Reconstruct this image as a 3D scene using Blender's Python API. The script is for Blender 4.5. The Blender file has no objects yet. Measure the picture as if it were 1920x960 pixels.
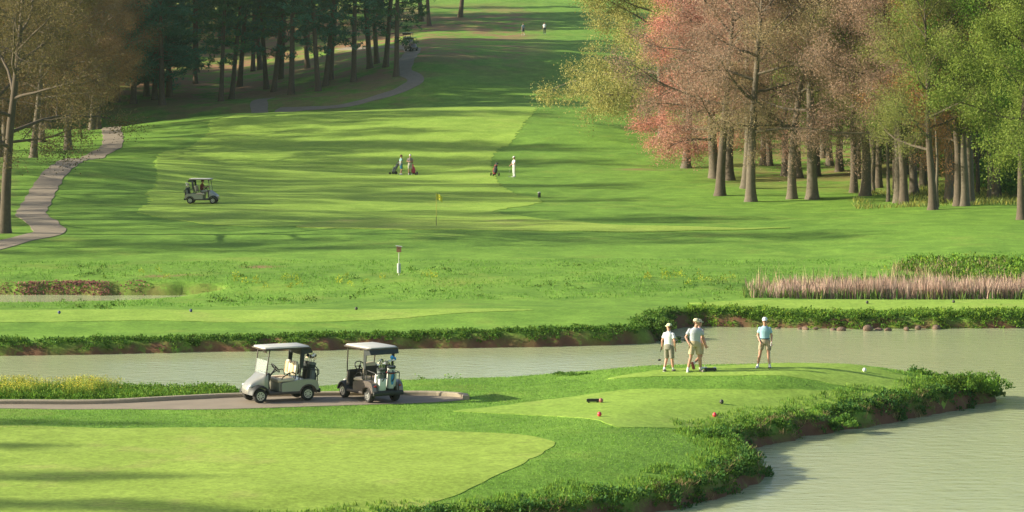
import bpy, bmesh, math, random
import numpy as np
from mathutils import Vector, Matrix
from mathutils.geometry import delaunay_2d_cdt

R = math.radians
C = bpy.context.collection
SC = bpy.context.scene
RNG = np.random.default_rng(7)
random.seed(7)

# ------------------------------------------------------------------ camera, light
F, HZ, CAMZ = 5000.0, 120.0, 12.0            # focal length (photo px), horizon row, eye height
cam_d = bpy.data.cameras.new('camera'); cam = bpy.data.objects.new('camera', cam_d); C.objects.link(cam)
cam.location = (0, 0, CAMZ); cam.rotation_euler = (R(90), 0, 0)
cam_d.sensor_width = 36; cam_d.lens = 36 * F / 1920
cam_d.shift_y = -(480 - HZ) / 1920
cam_d.clip_start = 0.5; cam_d.clip_end = 4000
SC.camera = cam

HAZE = 0.00009                                # density of the air
SUN_EL, SUN_AZ = 23.0, 3.0                    # sun from the left, a touch behind the camera
wd = bpy.data.worlds.new('World'); SC.world = wd; wd.use_nodes = True
nt = wd.node_tree; bg = nt.nodes['Background']
sky = nt.nodes.new('ShaderNodeTexSky'); sky.sky_type = 'NISHITA'; sky.sun_disc = False
sky.sun_elevation = R(SUN_EL); sky.sun_rotation = R(270 - SUN_AZ); sky.air_density = 1.0; sky.dust_density = 2.5
nt.links.new(sky.outputs[0], bg.inputs[0]); bg.inputs[1].default_value = 0.10
sl = bpy.data.lights.new('sun', 'SUN'); so = bpy.data.objects.new('sun', sl); C.objects.link(so)
sl.energy = 5.0; sl.angle = R(0.6); sl.color = (1.0, 0.93, 0.72)
ldir = Vector((math.cos(R(SUN_EL)) * math.cos(R(SUN_AZ)), math.cos(R(SUN_EL)) * math.sin(R(SUN_AZ)), -math.sin(R(SUN_EL))))
so.rotation_euler = ldir.to_track_quat('-Z', 'Y').to_euler(); so.location = (-80, 60, 60)
SC.view_settings.view_transform = 'Standard'; SC.view_settings.look = 'None'
SC.view_settings.gamma = 1.0; SC.view_settings.use_curve_mapping = False
SC.view_settings.exposure = 0.88
SC.cycles.max_bounces = 6; SC.cycles.diffuse_bounces = 3; SC.cycles.transparent_max_bounces = 8
SC.cycles.use_denoising = True

# ------------------------------------------------------------------ object helpers
def link(o, parent=None):
    C.objects.link(o)
    if parent is not None: o.parent = parent
    return o
def tag(o, label, cat, group=None):
    o['label'] = label; o['category'] = cat
    if group: o['group'] = group
    return o
def thing(name, label, cat, loc=(0, 0, 0), rotz=0, group=None, scale=1):
    o = bpy.data.objects.new(name, None); o.location = loc; o.rotation_euler = (0, 0, rotz); o.scale = (scale,) * 3
    o.empty_display_size = 0.2
    link(o); return tag(o, label, cat, group)
def obj(name, bm, mat, parent=None, smooth=True, bevel=0):
    me = bpy.data.meshes.new(name)
    if bevel:
        bmesh.ops.bevel(bm, geom=[e for e in bm.edges if len(e.link_faces) == 2 and e.calc_face_angle(0) > 0.6], offset=bevel, segments=2, profile=0.5, affect='EDGES', clamp_overlap=True)
    bmesh.ops.recalc_face_normals(bm, faces=bm.faces)
    bm.to_mesh(me); bm.free()
    mats = mat if isinstance(mat, (list, tuple)) else [mat]
    for m in mats: me.materials.append(m)
    if smooth:
        me.polygons.foreach_set('use_smooth', [True] * len(me.polygons))
        try: me.set_sharp_from_angle(angle=R(38))
        except Exception: pass
    o = bpy.data.objects.new(name, me)
    return link(o, parent)
def np_mesh(name, verts, faces, mat, parent=None, attrs=None, smooth=False, matidx=None, do_link=True):
    verts = np.asarray(verts, np.float32).reshape(-1, 3)
    me = bpy.data.meshes.new(name)
    me.vertices.add(len(verts)); me.vertices.foreach_set('co', verts.ravel())
    fs = [np.asarray(f, np.int32) for f in (faces if isinstance(faces, list) else [faces]) if len(f)]
    loops = np.concatenate([f.ravel() for f in fs]); tot = np.concatenate([np.full(len(f), f.shape[1], np.int32) for f in fs])
    me.loops.add(len(loops)); me.loops.foreach_set('vertex_index', loops)
    st = np.concatenate([[0], np.cumsum(tot)[:-1]]).astype(np.int32)
    me.polygons.add(len(tot)); me.polygons.foreach_set('loop_start', st); me.polygons.foreach_set('loop_total', tot)
    if matidx is not None: me.polygons.foreach_set('material_index', np.asarray(matidx, np.int32))
    if smooth: me.polygons.foreach_set('use_smooth', np.ones(len(tot), bool))
    for k, v in (attrs or {}).items():
        a = me.attributes.new(k, 'FLOAT', 'POINT'); a.data.foreach_set('value', np.asarray(v, np.float32).ravel())
    for m in (mat if isinstance(mat, (list, tuple)) else [mat]): me.materials.append(m)
    me.update(calc_edges=True)
    if not do_link: return me
    return link(bpy.data.objects.new(name, me), parent)
def structure(o): o['kind'] = 'structure'; return o
def stuff(o, label=None, cat=None):
    o['kind'] = 'stuff'
    if label: tag(o, label, cat)
    return o
def dup(root, loc, rotz=0, label=None, group=None, scale=None):
    r = root.copy(); C.objects.link(r); r.location = loc; r.rotation_euler = (0, 0, rotz)
    if scale: r.scale = scale if isinstance(scale, tuple) else (scale,) * 3
    if label: r['label'] = label
    if group: r['group'] = group
    for ch in list(root.children):
        c = ch.copy(); C.objects.link(c); c.parent = r
        for g in list(ch.children):
            d = g.copy(); C.objects.link(d); d.parent = c
    return r

# ------------------------------------------------------------------ materials
def new_mat(name):
    m = bpy.data.materials.new(name); m.use_nodes = True
    return m, m.node_tree, m.node_tree.nodes['Principled BSDF']
def N(t, typ, **kw):
    n = t.nodes.new(typ)
    for k, v in kw.items():
        if k in n.inputs: n.inputs[k].default_value = v
        else: setattr(n, k, v)
    return n
def noise(t, co, scale, detail=4, rough=0.6):
    n = N(t, 'ShaderNodeTexNoise'); n.inputs['Scale'].default_value = scale
    n.inputs['Detail'].default_value = detail; n.inputs['Roughness'].default_value = rough
    t.links.new(co, n.inputs['Vector']); return n.outputs['Fac']
def ramp(t, fac, p0, p1):
    n = N(t, 'ShaderNodeMapRange'); n.inputs[1].default_value = p0; n.inputs[2].default_value = p1; n.clamp = True
    t.links.new(fac, n.inputs[0]); return n.outputs[0]
def mix(t, fac, a, b, mode='MIX'):
    n = N(t, 'ShaderNodeMix'); n.data_type = 'RGBA'; n.blend_type = mode
    for s, v in ((n.inputs[0], fac), (n.inputs[6], a), (n.inputs[7], b)):
        if hasattr(v, 'is_linked'): t.links.new(v, s)
        elif isinstance(v, (tuple, list)): s.default_value = (*v[:3], 1)
        else: s.default_value = v
    return n.outputs[2]
def attr(t, name):
    n = N(t, 'ShaderNodeAttribute'); n.attribute_name = name; return n.outputs['Fac']
def bump(t, p, h, strength, dist):
    b = N(t, 'ShaderNodeBump'); b.inputs['Strength'].default_value = strength; b.inputs['Distance'].default_value = dist
    t.links.new(h, b.inputs['Height']); t.links.new(b.outputs[0], p.inputs['Normal'])
def plain(name, col, rough=0.5, metal=0, var=0.12, scale=8, bmp=0.0, coat=0):
    m, t, p = new_mat(name)
    co = N(t, 'ShaderNodeTexCoord').outputs['Object']
    f = noise(t, co, scale, 3)
    c = mix(t, f, tuple(x * (1 - var) for x in col), tuple(min(1, x * (1 + var)) for x in col))
    t.links.new(c, p.inputs['Base Color']); p.inputs['Roughness'].default_value = rough; p.inputs['Metallic'].default_value = metal
    if coat: p.inputs['Coat Weight'].default_value = coat
    if bmp: bump(t, p, noise(t, co, scale * 4, 4), 0.5, bmp)
    return m
def grass_mat(name, dark, mid, light, dry, scl=1.0, dryamt=0.5, bm=0.04, soil=False):
    m, t, p = new_mat(name)
    co = N(t, 'ShaderNodeTexCoord').outputs['Object']
    big = noise(t, co, 0.09 * scl, 4, 0.55); midn = noise(t, co, 0.55 * scl, 5, 0.6); fine = noise(t, co, 7.0, 4, 0.7)
    c = mix(t, ramp(t, big, 0.34, 0.66), dark, mid)
    c = mix(t, ramp(t, midn, 0.42, 0.72), c, light)
    m2 = N(t, 'ShaderNodeMapRange'); t.links.new(noise(t, co, 2.3, 4, 0.65), m2.inputs[0]); m2.inputs[1].default_value = 0.3; m2.inputs[2].default_value = 0.7; m2.inputs[3].default_value = 0.86; m2.inputs[4].default_value = 1.12
    c3 = N(t, 'ShaderNodeCombineColor')
    for i in range(3): t.links.new(m2.outputs[0], c3.inputs[i])
    c = mix(t, 1.0, c, c3.outputs[0], 'MULTIPLY')
    d = noise(t, co, 0.23 * scl, 5, 0.65)
    dm = N(t, 'ShaderNodeMath', operation='MULTIPLY'); t.links.new(ramp(t, d, 0.55, 0.78), dm.inputs[0]); dm.inputs[1].default_value = dryamt
    c = mix(t, dm.outputs[0], c, dry)
    fm = N(t, 'ShaderNodeMapRange'); t.links.new(fine, fm.inputs[0]); fm.inputs[1].default_value = 0.3; fm.inputs[2].default_value = 0.7
    fm.inputs[3].default_value = 0.72; fm.inputs[4].default_value = 1.25
    cc = N(t, 'ShaderNodeCombineColor')
    for i in range(3): t.links.new(fm.outputs[0], cc.inputs[i])
    c = mix(t, 1.0, c, cc.outputs[0], 'MULTIPLY')
    if soil:
        earth = mix(t, noise(t, co, 2.2, 5, 0.7), (0.095, 0.045, 0.026), (0.22, 0.115, 0.066))
        sn = noise(t, co, 1.6, 5, 0.75)
        sm = N(t, 'ShaderNodeMath', operation='MULTIPLY'); t.links.new(attr(t, 'soil'), sm.inputs[0]); t.links.new(ramp(t, sn, 0.30, 0.48), sm.inputs[1])
        c = mix(t, sm.outputs[0], c, earth)
        lit = mix(t, noise(t, co, 1.1, 5, 0.7), (0.20, 0.10, 0.055), (0.36, 0.21, 0.12))
        ln = noise(t, co, 0.16, 5, 0.7)
        lm = N(t, 'ShaderNodeMath', operation='MULTIPLY'); t.links.new(attr(t, 'litter'), lm.inputs[0]); t.links.new(ramp(t, ln, 0.42, 0.56), lm.inputs[1])
        c = mix(t, lm.outputs[0], c, lit)
    t.links.new(c, p.inputs['Base Color']); p.inputs['Roughness'].default_value = 0.85
    p.inputs['Specular IOR Level'].default_value = 0.15
    bump(t, p, fine, 0.6, bm)
    return m
def leaf_mat(name, lo=0.6, hi=1.35, warm=(1.1, 0.95, 0.8), transl=0.35):
    """leaves: the object's own colour, varied leaf by leaf"""
    m, t, p = new_mat(name)
    oc = N(t, 'ShaderNodeObjectInfo').outputs['Color']; v = attr(t, 'var'); hv = attr(t, 'hue')
    k = N(t, 'ShaderNodeMapRange'); t.links.new(v, k.inputs[0]); k.inputs[3].default_value = lo; k.inputs[4].default_value = hi
    cc = N(t, 'ShaderNodeCombineColor')
    for i in range(3): t.links.new(k.outputs[0], cc.inputs[i])
    c = mix(t, 1.0, oc, cc.outputs[0], 'MULTIPLY')
    c2 = mix(t, 1.0, c, warm, 'MULTIPLY'); c = mix(t, hv, c, c2)
    t.links.new(c, p.inputs['Base Color']); p.inputs['Roughness'].default_value = 0.7; p.inputs['Specular IOR Level'].default_value = 0.2
    tr = N(t, 'ShaderNodeBsdfTranslucent'); t.links.new(c, tr.inputs['Color'])
    ms = N(t, 'ShaderNodeMixShader'); ms.inputs[0].default_value = transl
    t.links.new(p.outputs[0], ms.inputs[1]); t.links.new(tr.outputs[0], ms.inputs[2])
    t.links.new(ms.outputs[0], t.nodes['Material Output'].inputs['Surface'])
    return m

M = {}
M['rough'] = grass_mat('rough_grass', (0.104, 0.208, 0.027), (0.146, 0.275, 0.035), (0.198, 0.345, 0.047), (0.27, 0.30, 0.06), dryamt=0.55, soil=True)
M['fairway'] = grass_mat('fairway_grass', (0.210, 0.335, 0.045), (0.270, 0.410, 0.056), (0.315, 0.460, 0.070), (0.33, 0.36, 0.09), dryamt=0.45, bm=0.015)
M['green'] = grass_mat('green_grass', (0.225, 0.320, 0.048), (0.272, 0.378, 0.058), (0.305, 0.415, 0.070), (0.38, 0.345, 0.12), dryamt=0.85, bm=0.008)
M['tee'] = grass_mat('tee_grass', (0.205, 0.325, 0.048), (0.250, 0.378, 0.056), (0.290, 0.420, 0.070), (0.36, 0.35, 0.11), dryamt=0.55, bm=0.010)
M['bark'] = plain('bark', (0.100, 0.075, 0.052), 0.9, var=0.45, scale=5, bmp=0.05)
M['bark_grey'] = plain('bark_grey', (0.130, 0.104, 0.074), 0.9, var=0.45, scale=4, bmp=0.05)
M['bark_pine'] = plain('bark_pine', (0.115, 0.075, 0.05), 0.9, var=0.4, scale=4, bmp=0.05)
M['leaf'] = leaf_mat('leaf'); M['needle'] = leaf_mat('needle', 0.5, 1.4, (1.2, 1.0, 0.7), 0.2)
M['turf'] = leaf_mat('turf_blade', 0.74, 1.24, (1.15, 1.0, .9), .25); M['straw'] = leaf_mat('straw_blade', 0.55, 1.3, (1.12, .95, .9), .35); M['weed'] = leaf_mat('weed_leaf', 0.45, 1.5, (1.9, 1.25, 0.8), 0.35)
M['path'] = plain('path_asphalt', (0.255, 0.205, 0.150), 0.9, var=0.25, scale=1.2, bmp=0.01)
M['kerb'] = plain('kerb_concrete', (0.33, 0.275, 0.195), 0.9, var=0.25, scale=2.5, bmp=0.01)
M['petal'] = plain('petal_mulch', (0.27, 0.12, 0.105), 0.95, var=0.5, scale=3, bmp=0.05)
M['rock'] = plain('rock', (0.15, 0.10, 0.07), 0.95, var=0.4, scale=3, bmp=0.04)

# ------------------------------------------------------------------ terrain
def pchip(x, y, xs):
    x = np.asarray(x, float); y = np.asarray(y, float); h = np.diff(x); d = np.diff(y) / h
    m = np.zeros(len(x)); m[0] = d[0]; m[-1] = d[-1]
    for i in range(1, len(x) - 1):
        if d[i - 1] * d[i] > 0:
            w1 = 2 * h[i] + h[i - 1]; w2 = h[i] + 2 * h[i - 1]; m[i] = (w1 + w2) / (w1 / d[i - 1] + w2 / d[i])
    k = np.clip(np.searchsorted(x, xs) - 1, 0, len(x) - 2); t = np.clip((xs - x[k]) / h[k], 0, 1)
    return ((2*t**3 - 3*t**2 + 1) * y[k] + (t**3 - 2*t**2 + t) * h[k] * m[k] + (-2*t**3 + 3*t**2) * y[k+1] + (t**3 - t**2) * h[k] * m[k+1])
NEAR = [(-60, 10.3), (0, 10.2), (25, 7.5), (45, 2.6), (58, 1.0)]
FARW = [(430, 20.2), (500, 26.5), (700, 50), (1100, 75)]
PROF = {
 150: [(68, .9), (80, .9), (90, .86), (97, .6), (108, .55), (113, .57), (122, .72), (126, .30), (130, .12), (134, .10), (140, .7), (150, 1.0), (160, 1.35), (166, 1.5), (192, 1.9), (212, 2.7), (229, 3.7), (238, 3.65), (250, 3.2), (262, 3.5), (280, 4.4), (295, 4.9), (308, 3.7), (318, 4.4), (330, 7.0), (360, 9.5), (420, 15)] + FARW,
 450: [(68, .9), (80, .9), (90, .86), (97, .6), (108, .55), (114, .5), (122, .74), (126, .42), (130, .24), (134, .2), (140, .75), (150, 1.0), (160, 1.32), (167, 1.55), (192, 1.9), (215, 2.0), (238, 2.3), (260, 3.6), (280, 5.2), (298, 6.45), (308, 5.4), (316, 5.7), (325, 7.1), (335, 7.65), (350, 8.85), (365, 9.95), (385, 11.15), (420, 15.5)] + FARW,
 800: [(68, .9), (80, .9), (90, .87), (94, .85), (108, .6), (114, .5), (121, .86), (126, .65), (132, .62), (140, .9), (150, 1.05), (160, 1.3), (168, 1.53), (173, 1.5), (185, 1.5), (200, 1.6), (238, 2.1), (260, 3.6), (285, 6.1), (300, 7.2), (307, 6.9), (315, 7.6), (330, 10.2), (350, 13.7), (365, 14.8), (393, 16.3)] + FARW,
 960: [(68, .9), (80, .92), (90, .95), (94, .9), (108, .6), (115, .6), (122, .85), (128, .65), (140, .9), (150, 1.05), (160, 1.3), (168, 1.52), (173, 1.5), (185, 1.5), (205, 1.55), (238, 2.1), (260, 3.6), (285, 6.0), (300, 7.2), (309, 7.25), (330, 9.6), (350, 13), (393, 16.3)] + FARW,
 1110: [(68, .9), (80, 1.0), (88, 1.02), (89.5, 1.1), (91, 1.2), (94, 1.15), (97, .8), (108, .6), (116, .7), (122, .8), (128, .65), (140, .9), (150, 1.05), (160, 1.3), (168, 1.5), (185, 1.5), (205, 1.5), (238, 2.2), (260, 3.6), (285, 5.9), (300, 7.1), (310, 7.25), (330, 9), (350, 12.5), (393, 16.3)] + FARW,
 1200: [(68, .9), (79, 1.0), (81, 1.06), (88.7, 1.08), (90.4, 1.34), (93.8, 1.36), (97, .8), (108, .6), (117, .7), (122, .8), (128, .65), (140, .9), (152, 1.1), (168, 1.47), (185, 1.5), (205, 1.5), (238, 2.3), (260, 3.4), (285, 5.4), (305, 6.9), (330, 8.8), (350, 12), (393, 16.3)] + FARW,
 1500: [(68, .95), (79, 1.0), (81, 1.08), (88.8, 1.1), (90.4, 1.36), (94.3, 1.40), (97, .9), (105, .6), (120, .5), (127, .72), (131, .48), (140, .8), (155, 1.2), (170, 1.42), (205, 1.6), (228, 2.0), (250, 2.5), (300, 5.5), (350, 10)] + FARW,
 1800: [(68, .95), (79, 1.0), (81, 1.05), (90, 1.1), (92, 1.3), (94.3, 1.3), (97, .9), (105, .6), (120, .5), (127, .72), (131, .45), (136, .85), (141, 1.12), (150, 1.5), (165, 1.75), (190, 1.75), (215, 2.2), (250, 3.4), (300, 6.5), (350, 11)] + FARW,
}
cols = sorted(PROF); YT = np.arange(-60, 1100, 0.25); UT = np.arange(-600, 2601, 25.0)
tab = np.array([pchip(*zip(*(NEAR + PROF[c])), YT) for c in cols])
tab = np.array([np.interp(np.clip(UT, 150, 1800), cols, tab[:, j]) for j in range(len(YT))]).T
ker = np.exp(-0.5 * (np.arange(-4, 5) / 1.6) ** 2); ker /= ker.sum()
pad = np.pad(tab, ((4, 4), (0, 0)), mode='edge'); tab = sum(k * pad[i:i + len(UT)] for i, k in enumerate(ker))
def wob(X, Y, wl, seed, n=7):
    r = np.random.default_rng(seed); out = 0
    for i in range(n):
        a = r.uniform(0, 6.283); w = wl * r.uniform(0.6, 1.7); ph = r.uniform(0, 6.283)
        out = out + np.sin((X * math.cos(a) + Y * math.sin(a)) * 6.283 / w + ph)
    return out / n * 1.6
def wpt(px, py, z=0.0):                       # where a view ray meets a given height
    Y = (CAMZ - z) * F / (py - HZ); return ((px - 960) / F * Y, Y)
def uy(px, Y): return ((px - 960) / F * Y, Y)
near_shore = [uy(-1500, 93.2), uy(-300, 93), uy(200, 93), uy(450, 92.6), uy(600, 93.6), uy(750, 95.2), uy(950, 95.4), uy(1200, 95.6), uy(1400, 96), uy(1600, 96.4), uy(1750, 96.9), uy(1850, 96.9)]
south = [wpt(1888, 752), wpt(1800, 773), wpt(1730, 786), wpt(1650, 801), wpt(1560, 816), wpt(1490, 829), wpt(1430, 843), wpt(1412, 853), wpt(1430, 866), wpt(1455, 880), wpt(1462, 892), wpt(1448, 907), wpt(1400, 926), wpt(1340, 946), wpt(1240, 966), wpt(1100, 988), wpt(900, 1010), wpt(600, 1040)]
south += [(-8, 62), (-4, 56), (10, 51), (40, 50), (75, 60)]
far_bank = [(75, 121), wpt(1960, 616), wpt(1750, 617), wpt(1600, 618), wpt(1450, 616), wpt(1330, 613), wpt(1275, 616), wpt(1262, 632), wpt(1235, 645), wpt(1100, 650), wpt(900, 654), wpt(700, 657), wpt(500, 660), wpt(300, 664), wpt(100, 668), wpt(-200, 671), (-75, 108)]
POND = np.array(near_shore + south + far_bank)
DITCH = np.array([(-75, 133.6), uy(0, 134), uy(200, 134.8), uy(330, 136.2), uy(395, 137.6), uy(330, 138.0), uy(200, 138.0), uy(0, 138.4), (-75, 139)])
def sdist(X, Y, P):
    """distance to the edge of polygon P: negative inside"""
    X = np.asarray(X, float); Y = np.asarray(Y, float); best = np.full(X.shape, 1e9); ins = np.zeros(X.shape, bool)
    for (ax, ay), (bx, by) in zip(P, np.roll(P, -1, axis=0)):
        dx, dy = bx - ax, by - ay
        t = np.clip(((X - ax) * dx + (Y - ay) * dy) / (dx * dx + dy * dy + 1e-12), 0, 1)
        best = np.minimum(best, (X - ax - t * dx) ** 2 + (Y - ay - t * dy) ** 2)
        if by != ay:
            c = (ay > Y) != (by > Y); ins ^= c & (X < (bx - ax) * (Y - ay) / (by - ay) + ax)
    return np.sqrt(best) * np.where(ins, -1, 1)
def SOUTH_D(X, Y):
    best = np.full(X.shape, 1e9); P = [(near_shore[-1][0], near_shore[-1][1])] + south
    for (ax, ay), (bx, by) in zip(P[:-1], P[1:]):
        dx, dy = bx - ax, by - ay; t = np.clip(((X - ax) * dx + (Y - ay) * dy) / (dx * dx + dy * dy), 0, 1)
        best = np.minimum(best, (X - ax - t * dx) ** 2 + (Y - ay - t * dy) ** 2)
    return best
def shore_d(X, Y):
    d = np.minimum(sdist(X, Y, POND), sdist(X, Y, DITCH))
    return d + 0.16 * wob(X, Y, 2.2, 11) + 0.08 * wob(X, Y, 0.8, 12)
def Z(X, Y, want_d=False):
    X = np.atleast_1d(np.asarray(X, float)); Y = np.atleast_1d(np.asarray(Y, float))
    u = 960 + F * X / np.maximum(Y, 40)
    fu = np.clip((u - UT[0]) / 25.0, 0, len(UT) - 1.001); fy = np.clip((Y - YT[0]) / 0.25, 0, len(YT) - 1.001)
    i = fu.astype(int); j = fy.astype(int); a = fu - i; b = fy - j
    z = (tab[i, j] * (1 - a) + tab[i + 1, j] * a) * (1 - b) + (tab[i, j + 1] * (1 - a) + tab[i + 1, j + 1] * a) * b
    far = np.clip((Y - 100) / 120, 0, 1)
    z = z + (0.018 + 0.03 * far) * wob(X, Y, 5, 1) + (0.02 + 0.13 * far) * wob(X, Y, 19, 2)
    d = np.full(X.shape, 99.0); k = (Y > 44) & (Y < 150)
    if k.any(): d[k] = shore_d(X[k], Y[k])
    t = np.clip((d + 0.12) / 0.95, 0, 1); t = t * t * (3 - 2 * t)
    k = (Y > 44) & (Y < 99)
    if k.any():
        e = np.sqrt(SOUTH_D(X[k], Y[k])); q = np.clip((e - 0.6) / 4.2, 0, 1); z[k] = z[k] * (0.52 + 0.48 * q * q * (3 - 2 * q))
    z = -0.6 + (z + 0.6) * t
    return (z, d) if want_d else z
def z1(x, y): return float(Z(x, y)[0])
YS = np.concatenate([np.arange(55, 150, 0.1), np.arange(150, 620, 0.25)])
def hit(px, py):
    X = (px - 960) / F * YS; zr = CAMZ - (py - HZ) / F * YS; g = zr - Z(X, YS)
    k = np.nonzero(g < 0)[0]
    if len(k) == 0: Yh = YS[-1]
    else:
        k = max(k[0], 1); Yh = YS[k - 1] + (YS[k] - YS[k - 1]) * g[k - 1] / (g[k - 1] - g[k] + 1e-9)
    x = (px - 960) / F * Yh
    return Vector((x, Yh, z1(x, Yh)))
def ground_pt(px, Y): x, y = uy(px, Y); return Vector((x, y, z1(x, y)))

ug = np.concatenate([np.arange(-2600, -420, 70), np.arange(-420, 2340, 10), np.arange(2340, 4600, 70)])
yg = np.concatenate([np.arange(-40, 57, 3.0), np.arange(57, 128, 0.22), np.arange(128, 176, 0.42), np.arange(176, 345, 0.8), np.arange(345, 460, 2.5), np.arange(460, 1080, 20)])
GX = (ug[None, :] - 960) / F * np.maximum(yg[:, None], 30); GY = np.repeat(yg[:, None], len(ug), 1)
gz, gd = Z(GX.ravel(), GY.ravel(), True)
gu = 960 + F * GX.ravel() / np.maximum(GY.ravel(), 30); gy = GY.ravel()
soil = np.clip((0.80 - gd + .25 * wob(GX.ravel(), GY.ravel(), 1.7, 77)) / 0.3, 0, 1) * (gd > -3) * np.where(GY.ravel() > 126, .6, 1)
sm = lambda a, b, x: np.clip((x - a) / (b - a), 0, 1)
litter = .72 * sm(300, 325, gy) * sm(820, 740, gu + 25 * wob(GX.ravel(), gy, 12, 5)) + sm(330, 350, gy) * 0.8 * sm(1050, 950, gu)
litter = np.maximum(litter, 0.75 * sm(1300, 1480, gu) * sm(208, 235, gy)) + 0.5 * sm(40, 0, gu) * sm(150, 170, gy)
litter = np.maximum(litter, sm(372, 392, gy) * sm(770, 800, gu) * sm(1010, 975, gu) * .95); litter = np.clip(litter, 0, 1) * sm(460, 420, gy)
for pu, pY, du, dY in [(490, 145.5, 30, .7), (300, 140.8, 34, .5), (350, 141.2, 26, .5), (1205, 243, 60, 1.3), (1500, 240, 60, 2), (1380, 226, 40, 1.5)]: litter = np.maximum(litter, 1.15 * np.exp(-((gu - pu) / du) ** 2 - ((gy - pY) / dY) ** 2))
litter = np.minimum(litter, 1)
ni, nj = len(yg), len(ug); idx = np.arange(ni * nj).reshape(ni, nj)
gf = np.stack([idx[:-1, :-1], idx[:-1, 1:], idx[1:, 1:], idx[1:, :-1]], -1).reshape(-1, 4)
ground = np_mesh('ground', np.stack([GX.ravel(), gy, gz], -1), gf, M['rough'], attrs={'soil': soil, 'litter': litter}, smooth=True)
structure(ground)

def spline(pts, step, closed=True):
    P = [Vector((p[0], p[1])) for p in pts]; n = len(P); out = []
    for i in range(n if closed else n - 1):
        g = (lambda k: P[k % n]) if closed else (lambda k: P[min(max(k, 0), n - 1)])
        p0, p1, p2, p3 = g(i - 1), g(i), g(i + 1), g(i + 2)
        k = max(1, int((p2 - p1).length / step))
        for j in range(k):
            t = j / k
            out.append(0.5 * ((2 * p1) + (p2 - p0) * t + (2 * p0 - 5 * p1 + 4 * p2 - p3) * t * t + (3 * p1 - p0 - 3 * p2 + p3) * t ** 3))
    if not closed: out.append(P[-1])
    return out
def sheet(name, outline, mat, step, off, edge=None, rag=0.06):
    B = spline(outline, edge or step * 0.6)
    A = np.array([(p.x, p.y) for p in B])
    if name in ('fairway', 'putting_green', 'tee_box', 'petal_bed'): A = A + rag * np.stack([wob(A[:, 0], A[:, 1], 1.3, 91) + wob(A[:, 0], A[:, 1], .5, 93) * .6, wob(A[:, 0], A[:, 1], 1.3, 92) + wob(A[:, 0], A[:, 1], .5, 94) * .6], 1)
    xs = np.arange(A[:, 0].min(), A[:, 0].max(), step); ys = np.arange(A[:, 1].min(), A[:, 1].max(), step)
    gx, gyy = np.meshgrid(xs, ys); gx = gx + (np.arange(len(ys)) % 2)[:, None] * step * 0.5
    q = np.stack([gx.ravel(), gyy.ravel()], -1); q = q[sdist(q[:, 0], q[:, 1], A) < -step * 0.45]
    pts = [Vector(p) for p in A] + [Vector(p) for p in q]
    n = len(A); r = delaunay_2d_cdt(pts, [(i, (i + 1) % n) for i in range(n)], [list(range(n))], 1, 1e-5)
    V = np.array([(v.x, v.y) for v in r[0]]); fc = np.array([f for f in r[2] if len(f) == 3])
    a = V[fc]; cr = (a[:, 1, 0] - a[:, 0, 0]) * (a[:, 2, 1] - a[:, 0, 1]) - (a[:, 1, 1] - a[:, 0, 1]) * (a[:, 2, 0] - a[:, 0, 0])
    fc[cr < 0] = fc[cr < 0][:, ::-1]
    nv = len(V); zb = Z(A[:, 0], A[:, 1]); top = np.column_stack([A, zb + off]); low = np.column_stack([A, zb - .05]); i = np.arange(n); j = (i + 1) % n
    o = np_mesh(name, np.concatenate([np.column_stack([V, Z(V[:, 0], V[:, 1]) + off]), top, low]), [fc, np.stack([nv + i, nv + n + i, nv + n + j, nv + j], 1)], mat, smooth=True)
    return structure(o)
def hits(L): return [hit(*p).xy for p in L]
SHEETS = {}
g1 = [wpt(px, py, .9) for px, py in [(-80, 806), (200, 803), (500, 803), (800, 808), (950, 815), (1025, 827), (1040, 836), (1015, 853), (960, 879), (880, 905), (750, 935), (620, 958), (420, 990), (150, 1020), (-200, 1030), (-300, 900)]]
SHEETS['near'] = g1; sheet('putting_green', g1, M['green'], 0.5, 0.014)
g2 = hits([(850, 771), (930, 762), (1010, 752), (1090, 742), (1140, 735), (1190, 730), (1400, 731), (1560, 733), (1650, 738), (1640, 747), (1570, 757), (1490, 772), (1420, 786), (1340, 797), (1250, 803), (1165, 802), (1140, 795), (1110, 786), (1000, 779), (900, 774)])
SHEETS['tee'] = g2; sheet('tee_box', g2, M['tee'], 0.4, 0.014)
g3 = [wpt(px, py, 1.36) for px, py in [(1140, 704), (1200, 697), (1330, 688), (1500, 682), (1650, 683), (1760, 690), (1780, 697), (1700, 703), (1500, 704), (1300, 704)]]
SHEETS['tee2'] = g3; sheet('tee_box', g3, M['tee'], 0.35, 0.014)
def far_tee(L): return [uy(px, Y) for px, Y in L]
g4 = far_tee([(-300, 122.3), (100, 122.3), (450, 122.2), (700, 121.6), (850, 121.6), (1000, 121.2), (880, 119.8), (650, 117.6), (300, 117.8), (0, 117), (-300, 117)])
sheet('tee_box', g4, M['tee'], 0.6, 0.016)
g5 = far_tee([(1290, 126.2), (1400, 127.2), (1700, 127.3), (2100, 127.5), (2100, 123.6), (1700, 123.4), (1420, 124.2)])
sheet('tee_box', g5, M['tee'], 0.6, 0.016)
fw = [uy(*p) for p in [(400, 291), (500, 296), (600, 298), (800, 299.5), (960, 299.5), (1005, 297), (985, 283), (960, 267)]]
fw += hits([(938, 278), (922, 300), (926, 322), (938, 347), (965, 363), (1010, 373), (1012, 380), (960, 389), (930, 398), (1010, 410), (1090, 418)]) + [uy(1060, 171), uy(820, 170.3), uy(600, 171)]
fw += hits([(450, 424), (330, 413), (262, 397), (283, 378), (276, 362), (296, 340), (292, 302), (310, 284)]) + [uy(352, 264), uy(392, 277)]
SHEETS['fw'] = fw; sheet('fairway', fw, M['fairway'], 0.9, 0.022, .45, .22)
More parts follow.
